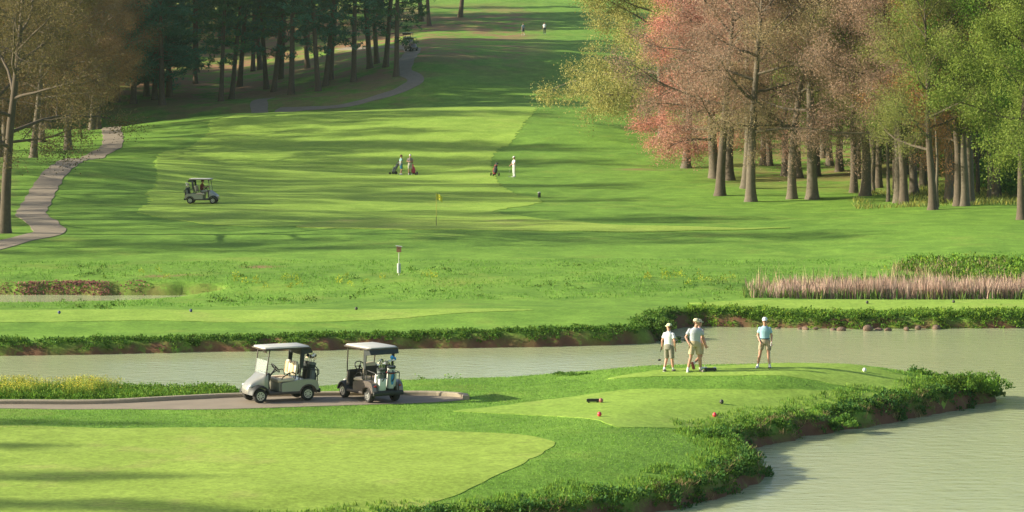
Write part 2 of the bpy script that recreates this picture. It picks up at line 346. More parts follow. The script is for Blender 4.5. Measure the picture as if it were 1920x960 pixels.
gr = [uy(*p) for p in [(560, 169.5), (700, 168), (820, 167.3), (1000, 167.3), (1200, 168.2), (1480, 170.5), (1300, 172.5), (1150, 174.5), (1000, 180), (850, 181), (700, 180), (600, 175)]]
sheet('putting_green', gr, M['green'], 0.6, 0.040)

def ribbon(pts, width): # outline of a path from its centre line
    P = spline(pts, 1.5, False); L, Rr = [], []
    for i, p in enumerate(P):
        t = (P[min(i + 1, len(P) - 1)] - P[max(i - 1, 0)]).normalized(); n = Vector((-t.y, t.x)); w = width * 0.5 * (1 + 0.07 * math.sin(i * 1.7))
        L.append(p + n * w); Rr.append(p - n * w)
    return L + Rr[::-1]
pth = [uy(-90, 150)] + hits([(-10, 462), (50, 447), (92, 436), (80, 418), (58, 402), (72, 375), (92, 340), (115, 314)]) + [uy(133, 231), uy(150, 240), uy(182, 256)] + hits([(208, 276), (212, 256)]) + [uy(212, 294), uy(260, 308), uy(400, 312), uy(470, 313), uy(486, 317), uy(486, 326), uy(500, 330)]
sheet('path', ribbon(pth, 2.05), M['path'], 0.9, 0.035, 0.8)
pth2 = [uy(520, 319), uy(580, 318), uy(640, 317)] + [uy(700, 320), uy(748, 324), uy(778, 329), uy(775, 333), uy(757, 337), uy(758, 341), uy(768, 350), uy(772, 360), uy(740, 372), uy(700, 382), uy(640, 395)]
sheet('path', ribbon(pth2, 2.2), M['path'], 0.9, 0.035, 0.8)
far_edge = [wpt(px, py, .86) for px, py in [(-300, 762), (0, 760.5), (200, 758), (330, 752), (445, 746), (600, 743), (740, 742), (820, 743), (872, 748)]]
near_edge = [wpt(px, py, .87) for px, py in [(862, 752), (760, 757), (600, 763), (400, 770), (150, 769), (0, 768), (-300, 769)]]
SHEETS['drive'] = far_edge + near_edge
sheet('cart_path', SHEETS['drive'], M['path'], 0.5, 0.016, 0.3)
kp = spline([(p[0], p[1] + 0.07) for p in far_edge] + [wpt(874, 751, .87)], 0.3, False)
bm = bmesh.new(); prev = None
for i, p in enumerate(kp):
    t = (kp[min(i + 1, len(kp) - 1)] - kp[max(i - 1, 0)]).normalized(); n = Vector((-t.y, t.x)); zz = z1(p.x, p.y)
    ring = [bm.verts.new((p.x + n.x * a, p.y + n.y * a, zz + h)) for a, h in ((-.11, -.1), (-.11, .11), (-.08, .145), (.07, .15), (.11, .12), (.11, -.1))]
    if prev:
        for k in range(6): bm.faces.new((prev[k], prev[(k + 1) % 6], ring[(k + 1) % 6], ring[k]))
    else: bm.faces.new(ring)
    prev = ring
bm.faces.new(prev[::-1]); structure(obj('kerb', bm, M['kerb'], smooth=False))

# water
m, t, p = new_mat('pond_water'); co = N(t, 'ShaderNodeTexCoord').outputs['Object']
mp = N(t, 'ShaderNodeMapping'); mp.inputs['Scale'].default_value = (0.55, 1.0, 1.0); t.links.new(co, mp.inputs[0])
n1 = noise(t, mp.outputs[0], 2.6, 4, 0.6); n2 = noise(t, mp.outputs[0], 0.12, 3, 0.5)
t.links.new(mix(t, n2, (0.36, 0.41, 0.215), (0.46, 0.50, 0.29)), p.inputs['Base Color'])
p.inputs['Roughness'].default_value = 0.12; p.inputs['IOR'].default_value = 1.33; p.inputs['Specular IOR Level'].default_value = 0.5
bump(t, p, n1, 0.30, 0.10)
wv = [(-76, 46, 0), (76, 46, 0), (76, 141, 0), (-76, 141, 0)]
structure(np_mesh('water', wv, np.array([[0, 1, 2, 3]]), m))

# ------------------------------------------------------------------ trees
class Tubes:
    def __init__(s): s.v = []; s.f4 = []; s.n = 0
    def add(s, P, rad, k):
        P = np.asarray(P, float); n = len(P)
        T = np.gradient(P, axis=0); T /= np.linalg.norm(T, axis=1)[:, None] + 1e-9
        ref = np.array([0.31, 0.95, 0.05]) if abs(T[0, 2]) > 0.7 else np.array([0, 0, 1.0])
        A = np.cross(T, ref); A /= np.linalg.norm(A, axis=1)[:, None] + 1e-9; B = np.cross(T, A)
        ang = np.arange(k) * 6.2832 / k
        ring = P[:, None, :] + np.asarray(rad)[:, None, None] * (np.cos(ang)[None, :, None] * A[:, None, :] + np.sin(ang)[None, :, None] * B[:, None, :])
        s.v.append(ring.reshape(-1, 3)); i = s.n + np.arange((n - 1) * k).reshape(n - 1, k)
        s.f4.append(np.stack([i, np.roll(i, -1, 1), np.roll(i, -1, 1) + k, i + k], -1).reshape(-1, 4)); s.n += n * k
    def mesh(s, name, mat): return np_mesh(name, np.concatenate(s.v), np.concatenate(s.f4), mat, smooth=True, do_link=False)
def unit(v): return v / (np.linalg.norm(v) + 1e-9)
def grow(r, p, d, L, n, wander, up):
    P = [p]; d = unit(d)
    for i in range(n):
        d = unit(d + r.normal(0, wander, 3) + np.array([0, 0, up])); P.append(P[-1] + d * L / n)
    return np.array(P)
def at_t(P, t):
    k = t * (len(P) - 1); i = min(int(k), len(P) - 2); return P[i] + (P[i + 1] - P[i]) * (k - i), unit(P[i + 1] - P[i])
def side(r, d, ang):
    q = unit(np.cross(d, r.normal(0, 1, 3))); return unit(d * math.cos(ang) + q * math.sin(ang))
def quads(cent, size, r, aspect=1.0, dirs=None, flat=0.0):
    """one small leaf (a quad) per centre"""
    n = len(cent); d = dirs if dirs is not None else r.normal(0, 1, (n, 3)); d = d / (np.linalg.norm(d, axis=1)[:, None] + 1e-9)
    q = r.normal(0, 1, (n, 3)); q[:, 2] *= (1 - flat); w = np.cross(d, q); w /= np.linalg.norm(w, axis=1)[:, None] + 1e-9
    s = (np.asarray(size) * r.uniform(0.6, 1.35, n))[:, None]
    a = d * s * 0.5; b = w * s * 0.5 * aspect
    v = np.stack([cent - a, cent + b, cent + a, cent - b], 1).reshape(-1, 3)
    return v, np.arange(n * 4).reshape(n, 4)
def leaf_attrs(n, r, clump=None):
    v = r.uniform(0, 1, n); h = r.uniform(0, 1, n) ** 2
    if clump is not None: v = np.clip(0.45 * v + 0.55 * clump, 0, 1)
    return {'var': np.repeat(v, 4), 'hue': np.repeat(h, 4)}
def deciduous(seed, H, r0, z0, spread, nprim, nleaf, lsize, droop=0.0, twig=1.0, lspread=0.38, extra=None, wand=0.10):
    r = np.random.default_rng(seed); T = Tubes(); ends = []
    trunk = grow(r, np.array([0, 0, -0.25]), np.array([r.normal(0, .03), r.normal(0, .03), 1]), H * 0.95, 14, 0.035, 0.05)
    tz = np.linspace(0, 1, 15); rad = r0 * (1 - 0.93 * tz ** 0.9); rad[0] = r0 * 1.75; 
    fine = np.linspace(0, 1, 40); P = np.stack([np.interp(fine, tz, trunk[:, k]) for k in range(3)], 1)
    rr = np.interp(fine, tz, r0 * (1 - 0.93 * tz ** 0.9)); rr[:4] = rr[:4] * np.array([1.55, 1.22, 1.07, 1.02])
    T.add(P, rr, 10)
    def limb(p, d, L, ra, up):
        B = grow(r, p, d, L, 7, wand, up); T.add(B, ra * np.linspace(1, .18, 8), 6)
        for j in range(int(4 + L * 0.75)):
            t2 = r.uniform(0.22, 1.0); q, dd = at_t(B, t2)
            L2 = L * r.uniform(.22, .42) * (1.15 - 0.5 * t2); S = grow(r, q, side(r, dd, r.uniform(.5, 1.1)), L2, 5, wand * 1.3, up * .6)
            T.add(S, max(.012, ra * .33 * (1 - .5 * t2)) * np.linspace(1, .25, 6), 4)
            for k in range(int(3 + L2 * 1.6)):
                q2, d2 = at_t(S, r.uniform(.2, 1)); L3 = r.uniform(.5, 1.3)
                W = grow(r, q2, side(r, d2, r.uniform(.4, 1.1)), L3, 3, .18, up * .4 - droop * .5)
                T.add(W, .011 * twig * np.array([1, .8, .6, .35]), 3); ends.append(W)
    for i in range(nprim):
        t = (i + r.uniform(0, 1)) / nprim; zf = z0 + (1 - z0) * t ** 0.9
        p, d = at_t(trunk, min(.97, zf)); az = i * 2.4 + r.uniform(-.5, .5)
        el = R(8 + 55 * t + r.uniform(-10, 10)) - droop * .3; L = spread * (1 - .62 * t ** 1.3) * r.uniform(.75, 1.15)
        limb(p, np.array([math.cos(az) * math.cos(el), math.sin(az) * math.cos(el), math.sin(el)]), L, r0 * .36 * (1 - .6 * t), 0.05 - droop * .12)
    for (zf, dv, L, ra) in (extra or []): limb(at_t(trunk, zf)[0], np.array(dv, float), L, ra, 0.10)
    E = np.array(ends); n = len(E); w = r.integers(0, n, nleaf); k = r.integers(1, 4, nleaf); cl = r.uniform(0, 1, n)[w]
    cen = E[w, k] + r.normal(0, lspread, (nleaf, 3)) * np.array([1, 1, .75])
    v, f = quads(cen, np.full(nleaf, lsize), r, 0.75)
    tw = T.mesh('trunk', M['bark'])
    cr = np_mesh('crown', v, f, M['leaf'], attrs=leaf_attrs(nleaf, r, cl), do_link=False)
    return tw, cr
def pine(seed, H, r0, z0, L0, nb, tufts, lean=0.0, dense=1.0):
    r = np.random.default_rng(seed); T = Tubes()
    trunk = grow(r, np.array([0, 0, -.25]), np.array([lean, r.normal(0, .02), 1]), H, 12, .012, 0.02)
    tz = np.linspace(0, 1, 13); fine = np.linspace(0, 1, 36); P = np.stack([np.interp(fine, tz, trunk[:, k]) for k in range(3)], 1)
    rr = r0 * (1 - .9 * fine); rr[:3] = rr[:3] * np.array([1.5, 1.2, 1.06]); T.add(P, rr, 9); cen, dr, cl = [], [], []
    for i in range(nb):
        t = (i + r.uniform(0, 1)) / nb; t = t ** (0.8 if dense >= 1 else 0.6); zf = z0 + (.985 - z0) * t; p, d = at_t(trunk, zf)
        az = r.uniform(0, 6.28); L = L0 * (1 - .8 * t ** 1.5) * r.uniform(.5, 1.15) * (0.6 + 0.4 * min(1, t * 4 + dense * .6))
        el = R(-6 + 30 * t + r.uniform(-12, 10)); B = grow(r, p, np.array([math.cos(az) * math.cos(el), math.sin(az) * math.cos(el), math.sin(el)]), L, 5, .07, .03)
        T.add(B, max(.02, r0 * .16 * (1 - .6 * t)) * np.linspace(1, .2, 6), 4); c = r.uniform(0, 1)
        for j in range(int(tufts * L / L0 * (1.0 if t > .25 else dense)) + 2):
            q, dd = at_t(B, r.uniform(.22, 1) ** .8); off = r.normal(0, .30 + .05 * L, 3) * np.array([1, 1, .32]); cen.append(q + off); dr.append(unit(dd + np.array([0, 0, .35]) + off * .5)); cl.append(c)
    cen = np.array(cen); dr = np.array(dr); k = 9; n = len(cen) * k
    cc = np.repeat(cen, k, 0) + r.normal(0, .13, (n, 3)); dd = np.repeat(dr, k, 0) + r.normal(0, .55, (n, 3))
    v, f = quads(cc, np.full(n, .52), r, .22, dd)
    return T.mesh('trunk', M['bark_pine']), np_mesh('crown', v, f, M['needle'], attrs=leaf_attrs(n, r, np.repeat(np.array(cl), k)), do_link=False)
def place_tree(name, kind, loc, rotz, scale, col, label, group=None, cat='tree', bark=None, sz=None):
    e = thing(name, label, cat, loc, rotz, group); e.scale = (scale, scale, sz or scale)
    for nm, me in zip(('trunk', 'crown'), kind):
        o = link(bpy.data.objects.new(nm, me), e); o.color = (*col, 1)
        if nm == 'trunk' and bark:
            o.material_slots[0].link = 'OBJECT'; o.material_slots[0].material = bark
    return e
BUD = [deciduous(100 + i, 22, .40, .23 + .03 * (i % 3), 7.8, 21, 66000, .10, droop=.15 + .15 * (i % 2), twig=1.5, lspread=.46) for i in range(4)]
LEAFY = [deciduous(200 + i, 22, .36, .27, 7.5, 22, 100000, .13, droop=.1, twig=1.2, lspread=.5) for i in range(3)]
BIGLIMB = deciduous(300, 23, .43, .24, 7.5, 19, 56000, .10, droop=.35, twig=1.5, lspread=.46, extra=[(.20, (-.75, -.2, .55), 7.5, .17)])
FLOWER = deciduous(310, 21, .42, .12, 5.2, 26, 80000, .105, droop=.5, twig=1.3, lspread=.42)
WIDE = deciduous(320, 24, .45, .15, 12.5, 24, 115000, .155, droop=.4, twig=1.4, lspread=.6)
BARE = [deciduous(330 + i, 21, .36, .27, 8.5, 20, 52000, .10, droop=.15, twig=1.6, lspread=.42) for i in range(2)]
PINE_D = [pine(400 + i, 26, .36, .08 + .025 * i, 6.8, 100, 30, 0, 1.3) for i in range(3)]
PINE_T = [pine(420 + i, 29, .34, .14, 4.9, 118, 30, .05 * (i - 1), .60) for i in range(4)]
SAP = [deciduous(340 + i, 11, .10, .45, 2.4, 9, 3600, .10, droop=.0, lspread=.35) for i in range(2)]
PINK = (.62, .29, .235); BUDP = (.34, .24, .18); TAN = (.34, .275, .16); OLIVE = (.26, .29, .085); LIME = (.19, .35, .045); FRESH = (.10, .25, .035); GOLD = (.26, .32, .05); RUST = (.33, .17, .07)
rr_ = random.Random(5)
# the yellow-green spreading tree and the pink flowering tree at the edge of the fairway
p = hit(1243, 257); place_tree('spreading_oak', WIDE, p, 2.2, 1.0, (.40, .39, .13), 'wide spreading tree with pale yellow-green young leaves, its boughs reaching far out over the fairway', cat='tree', bark=M['bark_grey'])
p = hit(1286, 315); place_tree('flowering_tree', FLOWER, p, 0.6, 1.0, PINK, 'tree in salmon pink blossom down to its low boughs, foremost beside the fairway', cat='tree', bark=M['bark_grey'])
p = hit(1340, 334); place_tree('flowering_tree', FLOWER, p, 3.9, 1.1, (.50, .27, .215), 'pinkish budding tree behind the stout flared trunk, right of the salmon pink tree', cat='tree', bark=M['bark_grey'])
front = [  # photo column, base row, kind, colour, scale, label
 (1350, 367, BUD[0], BUDP, .98, 'stout tree with dark flared trunk standing on open grass right of the pink tree'),
 (1408, 378, BUD[1], BUDP, 1.0, 'tree with a forked pair of twisted stems, nearest to the pond among the budding trees'),
 (1397, 353, BUD[2], (.40, .22, .17), .9, 'slender tree half hidden behind the forked twin stem tree'),
 (1368, 338, BUD[3], (.38, .24, .19), 1.05, 'pale thick trunk just behind the stout flared tree'),
 (1485, 373, BUD[2], TAN, .92, 'straight medium trunk on the lawn left of the tree with the big bent limb'),
 (1523, 373, BIGLIMB, TAN, 1.02, 'tall tree with one heavy bent limb sweeping out to the left from its trunk'),
 (1473, 330, BUD[0], BUDP, .95, 'pale slim trunk seen between the straight trunk and the tree with bent limb'),
 (1497, 334, BUD[3], BUDP, .98, 'leaning dark trunk right behind the tree with the bent limb'),
 (1432, 309, BUD[1], (.40, .23, .16), .9, 'dark distant trunk in the gap right of the forked twin stems'),
 (1443, 311, BUD[0], TAN, .8, 'thin distant trunk beside the dark one in the gap of the grove'),
 (1543, 296, LEAFY[0], (.31, .34, .08), .9, 'distant trunk at the left of the pair beyond the bent limb tree'),
 (1556, 311, LEAFY[1], (.30, .33, .09), .95, 'thick distant trunk at the right of the pair beyond the bent limb tree'),
 (1573, 322, BUD[1], TAN, .78, 'thin trunk with a short dark companion in the clearing'),
 (1622, 367, BUD[3], OLIVE, 1.02, 'broad pale grey trunk at the left end of the dense row of trunks'),
 (1639, 363, SAP[0], OLIVE, 1.5, 'thin sapling just right of the broad pale trunk'),
 (1648, 352, LEAFY[1], OLIVE, .85, 'slim trunk behind the thin sapling in the dense row'),
 (1665, 378, SAP[1], OLIVE, 1.5, 'thin dark sapling in front of the dense row of trunks'),
 (1685, 380, BUD[1], BUDP, .92, 'dark trunk of the close leaning pair in the dense row'),
 (1695, 383, BUD[2], BUDP, .85, 'reddish trunk leaning left against its dark neighbour in the dense row'),
 (1714, 365, LEAFY[1], LIME, .98, 'very dark thick trunk in the middle of the dense row'),
 (1731, 352, LEAFY[2], LIME, .95, 'pale trunk behind the very dark thick one'),
 (1749, 393, BUD[0], OLIVE, .80, 'straight grey trunk that stands foremost in the dense row'),
 (1758, 389, SAP[0], RUST, 1.3, 'thin reddish stem right beside the foremost grey trunk'),
 (1779, 378, LEAFY[2], OLIVE, .95, 'thick leaning trunk right of the foremost grey trunk'),
 (1797, 386, LEAFY[0], LIME, .92, 'pale left stem of the triple clump of trunks'),
 (1808, 386, BUD[1], RUST, .85, 'reddish middle stem of the triple clump of trunks'),
 (1818, 384, LEAFY[0], GOLD, 1.0, 'dark right stem of the triple clump of trunks'),
 (1833, 366, SAP[1], LIME, 1.7, 'thin pale stem with lime leaves right of the triple clump'),
 (1853, 375, SAP[0], GOLD, 1.7, 'thin dark stem standing alone before the green thicket'),
 (1868, 370, LEAFY[1], LIME, 1.0, 'dark double trunk before the green thicket at the far right'),
 (1916, 412, LEAFY[2], (.21, .29, .05), .85, 'big dark tree with orange-yellow leaves at the right edge of the photo'),
]
for i, (px, py, kind, col, sc, lab) in enumerate(front):
    k = rr_.uniform(.9, 1.1); col = tuple(c * k for c in col)
    place_tree('grove_tree', kind, hit(px, py), rr_.uniform(0, 6.28) if kind is not BIGLIMB else 0.1, sc, col, lab, 'trees of the grove right of the fairway', bark=(M['bark_grey'] if i % 3 else M['bark']))
for i in range(18):
    px = rr_.uniform(1590, 1885); q = rr_.uniform(.55, .78)
    place_tree('grove_tree', rr_.choice(BUD + LEAFY), ground_pt(px, rr_.uniform(207, 236)), rr_.uniform(0, 6.28), q, rr_.choice([TAN, OLIVE, LIME, BUDP]), 'slim trunk crowded among the stouter trunks of the dense row at right', 'slim trunks of the dense row', sz=q * 1.45)
# deeper trees of the grove
bgl = {0: 'pale green tree deep in the grove behind the front row of trunks', 1: 'fresh green leafy tree deep in the grove, its trunk lost behind others', 2: 'brown budding tree deep in the grove behind the front row of trunks'}
for i in range(60):
    px = rr_.uniform(1330, 2080) if i < 46 else rr_.uniform(1640, 1990); Y = rr_.uniform(225, 330) if px < 1560 else rr_.uniform(212, 310)
    if px < 1480 and Y < 268: Y += 50
    c = rr_.choice([0, 1, 2]) if px < 1600 else rr_.choice([0, 1, 1, 0])
    kind = rr_.choice(LEAFY) if c < 2 else rr_.choice(BUD); base = [LIME, FRESH, BUDP][c] if px > 1500 else [OLIVE, OLIVE, (.36, .24, .18)][c]
    k = rr_.uniform(.7, 1.15)
    place_tree('grove_tree', kind, ground_pt(px, Y), rr_.uniform(0, 6.28), rr_.uniform(.85, 1.15), tuple(v * k for v in base), bgl[c], 'trees deep in the right hand grove')
# left: budding brown trees over the path
L1 = hit(8, 437)
e_ = place_tree('budding_tree', BARE[0], L1, 5.0, 1.0, (.155, .13, .052), 'leaning bare tree with brown buds at the left edge beside the bend of the path', 'budding trees by the path', bark=M['bark']); e_.rotation_euler.y = R(5)
place_tree('budding_tree', BARE[1], ground_pt(-8, 176), 0.4, 1.0, (.14, .12, .045), 'dark second stem close behind the leaning bare tree at the left edge', 'budding trees by the path', bark=M['bark'])
for px, Y, k, col, lab in [(62, 246, 0, (.16, .115, .05), 'brown budding tree with thick trunk above the crest where the path vanishes'), (128, 262, 1, (.17, .11, .05), 'brown budding tree that overhangs the upper bend of the path'),
                           (10, 262, 1, (.13, .115, .045), 'budding tree behind the leaning bare tree, second row by the path'), (172, 290, 0, (.17, .115, .06), 'reddish brown budding tree in front of the dark pines'), (90, 300, 1, (.13, .14, .045), 'olive brown budding tree farthest up the slope at left'),
                           (-50, 205, 0, (.15, .115, .045), 'budding tree cut by the left edge of the photo above the path')]:
    place_tree('budding_tree', (BARE + BUD)[k * 3], ground_pt(px, Y), rr_.uniform(0, 6), 1.0, col, lab, 'budding trees by the path', bark=M['bark_grey'])
# pines
PN = (.058, .195, .118); PN2 = (.085, .225, .085)
plist = [(190, 200), (220, 192), (250, 195), (275, 180), (290, 187), (304, 197), (318, 181)]
ords = ['first', 'second', 'third', 'fourth', 'fifth', 'sixth', 'seventh', 'eighth', 'ninth', 'tenth', 'eleventh', 'twelfth', 'thirteenth', 'fourteenth', 'fifteenth', 'sixteenth', 'seventeenth', 'eighteenth', 'nineteenth', 'twentieth', 'twenty-first', 'twenty-second', 'twenty-third']
def base_far(px, py):      # foot of a pine on the hill beyond the crest
    Ys = np.arange(318, 470, .25); X = (px - 960) / F * Ys; rows = HZ + (CAMZ - Z(X, Ys)) / Ys * F
    k = int(np.argmin(np.abs(rows - py))); return Vector((X[k], Ys[k], z1(X[k], Ys[k])))
for i, (px, py) in enumerate(plist):
    k = rr_.uniform(.8, 1.15)
    place_tree('pine_tree', PINE_D[i % 3], base_far(px, py), rr_.uniform(0, 6), rr_.uniform(.9, 1.1), tuple(v * k for v in PN), ords[i] + ' from the left of the dense dark pines whose low boughs hide their trunks', 'dense low pines at left')
tlist = [(414, 190), (434, 186), (449, 163), (474, 134), (488, 131), (500, 167), (513, 172), (526, 148), (546, 177), (577, 128), (597, 171), (610, 161), (620, 150), (663, 153), (694, 128), (707, 119), (714, 32), (723, 125), (743, 143), (790, 40), (805, 48), (863, 32)]
for i, (px, py) in enumerate(tlist):
    k = rr_.uniform(.8, 1.2)
    place_tree('pine_tree', PINE_T[(i * 3 + i // 5) % 4] if px not in (414,) else PINE_T[2], base_far(px, py), rr_.uniform(-.6, .6), rr_.uniform(.92, 1.12), tuple(v * k for v in (PN if i % 3 else PN2)), ords[i] + ' from the left of the tall bare-stemmed pines on the shaded hill', 'tall pines on the hill')
for i in range(15):
    px = rr_.uniform(150, 770); Y = rr_.uniform(345, 420) if px < 420 else rr_.uniform(395, 450)
    if 690 < px: Y = max(Y, 425)
    place_tree('pine_tree', rr_.choice(PINE_T + PINE_D if px < 420 else PINE_T), ground_pt(px, Y), rr_.uniform(0, 6), rr_.uniform(.9, 1.1), tuple(v * rr_.uniform(.8, 1.3) for v in PN2), 'mostly unseen pine at far left behind the pine stand, added to shade the hill', 'pines far back on the hill')
for i, (X, Y) in enumerate([(-78, 297), (-62, 300), (-70, 306), (-57, 309), (-66, 315), (-80, 318), (-56, 320), (-72, 326), (-60, 333), (-84, 308), (-92, 300), (-95, 313), (-90, 322), (-98, 330), (-88, 336), (-74, 341), (-64, 346), (-104, 306), (-106, 320)]):  # mostly hidden tall pines, added so their shadow covers the dip and hill
    place_tree('pine_tree', PINE_D[i % 3], (X, Y + 4, z1(X, Y + 4)), rr_.uniform(0, 6), rr_.uniform(1.45, 1.7), PN, 'tall dark pine added behind the brown budding trees at far left to shade the hill', 'shade pines added behind the budding trees')
for i in range(25):  # dense low-boughed pines, added mostly out of view to keep sun off the hill
    X = rr_.uniform(-112, -56); Y = rr_.uniform(318, 432)
    place_tree('pine_tree', PINE_D[i % 3], (X, Y, z1(X, Y)), rr_.uniform(0, 6), rr_.uniform(1.35, 1.6), PN, 'mostly unseen pine at far left behind the pine stand, added to shade the hill', 'pines far back on the hill')
# trees beyond the left edge that throw the long shadows
for X, Y, kk, q in [(-73, 69.2, 0, .6), (-77, 73.8, 1, .45), (-71, 64.2, 2, .6), (-66, 60.5, 1, .7), (-76, 79, 2, .5)]:
    place_tree('shade_tree', PINE_D[kk], (X, Y, z1(X, Y)), rr_.uniform(0, 6), q, PN, 'tall pine tree out of view left of the near putting green', 'shade trees beside the near green', sz=1.06)
for X, Y in [(-46, 172), (-60, 178), (-50, 186), (-64, 193), (-52, 199), (-47, 208), (-62, 214), (-52, 222), (-66, 228), (-55, 238), (-48, 250), (-60, 262), (-58, 156), (-48, 272), (-58, 284), (-45, 290)]:
    place_tree('shade_tree', (BARE + BUD)[rr_.randrange(6)], (X, Y, z1(X, Y)), rr_.uniform(0, 6), rr_.uniform(.85, 1.15), (.28, .18, .08), 'budding tree out of view at the left of the fairway', 'shade trees left of the fairway')

# ------------------------------------------------------------------ bushes, weeds, reeds, flowers
def clump_cloud(r, pts, rad, hgt, n, size, aspect=.6, jitter=.5):
    """leaf clumps: for every point a low mound of leaves"""
    k = len(pts); rad = np.asarray(rad); hgt = np.asarray(hgt)
    d = r.normal(0, 1, (k, n, 3)); d /= np.linalg.norm(d, axis=2)[..., None]; d[..., 2] = np.abs(d[..., 2])
    q = r.uniform(.35, 1.0, (k, n, 1)) ** .6; c = pts[:, None, :] + d * q * np.stack([rad, rad, hgt], -1)[:, None, :]
    cl = np.repeat(r.uniform(0, 1, k), n); dirs = (d + r.normal(0, jitter, d.shape) + np.array([0, 0, .5])).reshape(-1, 3)
    v, f = quads(c.reshape(-1, 3), np.full(k * n, size), r, aspect, dirs); return v, f, leaf_attrs(k * n, r, cl)
def blades(r, base, h, w, lean=.25):
    n = len(base); a = r.uniform(0, 6.283, n); w = np.asarray(w) * r.uniform(.7, 1.3, n); h = np.asarray(h) * r.uniform(.6, 1.25, n)
    dx = np.stack([np.cos(a) * w, np.sin(a) * w, np.zeros(n)], 1) * .5
    top = base + np.stack([r.normal(0, lean, n) * h, r.normal(0, lean, n) * h, h], 1); midp = base * .45 + top * .55 - np.stack([np.zeros(n), np.zeros(n), -.06 * h], 1)
    v = np.stack([base - dx, base + dx, midp + dx * .8, top, midp - dx * .8], 1).reshape(-1, 3); i = np.arange(n)[:, None] * 5
    return v, [np.concatenate([i + 0, i + 1, i + 2, i + 4], 1), np.concatenate([i + 4, i + 2, i + 3], 1)]
def batt(n, r, cl=None):
    v = r.uniform(0, 1, n)
    if cl is not None: v = np.clip(.5 * v + .5 * cl, 0, 1)
    return {'var': np.repeat(v, 5), 'hue': np.repeat(r.uniform(0, 1, n) ** 2, 5)}
def scatter(r, x0, x1, y0, y1, n, keep):
    X = r.uniform(x0, x1, n); Y = r.uniform(y0, y1, n); k = keep(X, Y); X, Y = X[k], Y[k]
    return np.stack([X, Y, Z(X, Y)], 1)
def fan(r, u0, u1, y0, y1, n, keep=None):
    Y = r.uniform(y0, y1, n); X = (r.uniform(u0, u1, n) - 960) / F * Y
    if keep is not None: k = keep(X, Y); X, Y = X[k], Y[k]
    return np.stack([X, Y, Z(X, Y)], 1)
def leafy_stuff(name, v, f, at, col, label, cat, mat='weed'):
    o = np_mesh(name, v, f, M[mat], attrs=at); o.color = (*col, 1); return stuff(o, label, cat)
WEED = (.085, .200, .028)
def onbank(lo, hi, dens=.5, seed=3, wl=2.4):
    def k(X, Y):
        d = shore_d(X, Y); n = wob(X, Y, wl, seed) * .5 + .5
        return (d > lo + .35 * (n - .5)) & (d < hi + .7 * (n - .5)) & (n + RNG.uniform(-.25, .25, len(X)) > 1 - dens - .25)
    return k
r = np.random.default_rng(21)
pts = scatter(r, -14, 19.5, 66, 96.4, 60000, lambda X, Y: (SOUTH_D(X, Y) < 9) & onbank(.48, 1.45, .46, 3, 2.0)(X, Y))[:1750]
v, f, at = clump_cloud(r, pts, r.uniform(.08, .26, len(pts)), r.uniform(.05, .30, len(pts)) ** 1.15, 26, .07)
leafy_stuff('bank_weeds', v, f, at, WEED, 'leafy green weeds along the eroded bank of the peninsula', 'weeds')
pts = scatter(r, -14, 19.5, 66, 96.4, 40000, lambda X, Y: (SOUTH_D(X, Y) < 9) & onbank(.75, 2.4, .55, 4)(X, Y))[:2600]
b = np.repeat(pts, 5, 0) + r.normal(0, .05, (len(pts) * 5, 3)) * [1, 1, 0]; v, f = blades(r, b, .12, .022)
leafy_stuff('bank_grass', v, f, batt(len(b), r), (.13, .27, .04), 'long grass along the top of the peninsula bank', 'grass')
pts = scatter(r, -14, 19.5, 66, 96.4, 30000, lambda X, Y: (SOUTH_D(X, Y) < 9) & onbank(.22, .95, .34, 17, 1.6)(X, Y))[:150]
b = np.repeat(pts, 16, 0) + r.normal(0, .07, (len(pts) * 16, 3)) * [1, 1, 0]; v, f = blades(r, b, .20, .016, .6)
leafy_stuff('bank_straw', v, f, batt(len(b), r), (.34, .27, .13), 'dead straw coloured tufts on the bare soil of the peninsula bank', 'grass', 'straw')
pts = scatter(r, -14, 19.5, 66, 96.4, 30000, lambda X, Y: (SOUTH_D(X, Y) < 9) & onbank(.30, 1.1, .36, 27, 2.8)(X, Y))[:300]
v, f, at = clump_cloud(r, pts, r.uniform(.14, .32, len(pts)), r.uniform(.12, .36, len(pts)), 40, .10)
leafy_stuff('bank_shrubs', v, f, at, (.055, .15, .035), 'darker broad leaved growth hanging down the peninsula bank', 'weeds')
pts = fan(r, -100, 2050, 106, 126, 60000, lambda X, Y: onbank(.52, 1.45, .66, 6, 1.6)(X, Y))[:2300]
v, f, at = clump_cloud(r, pts, r.uniform(.10, .30, len(pts)), r.uniform(.05, .22, len(pts)), 22, .085)
leafy_stuff('shore_weeds', v, f, at, (.075, .18, .026), 'dark green weeds along the far shore of the pond', 'weeds')
pts = fan(r, 1290, 2050, 119, 125, 20000, lambda X, Y: onbank(.2, 2.2, .9, 8)(X, Y))[:900]
v, f, at = clump_cloud(r, pts, r.uniform(.15, .35, len(pts)), r.uniform(.08, .32, len(pts)), 26, .095)
leafy_stuff('shore_weeds', v, f, at, (.12, .25, .03), 'bright green weeds on the far bank right of the golfers', 'weeds')
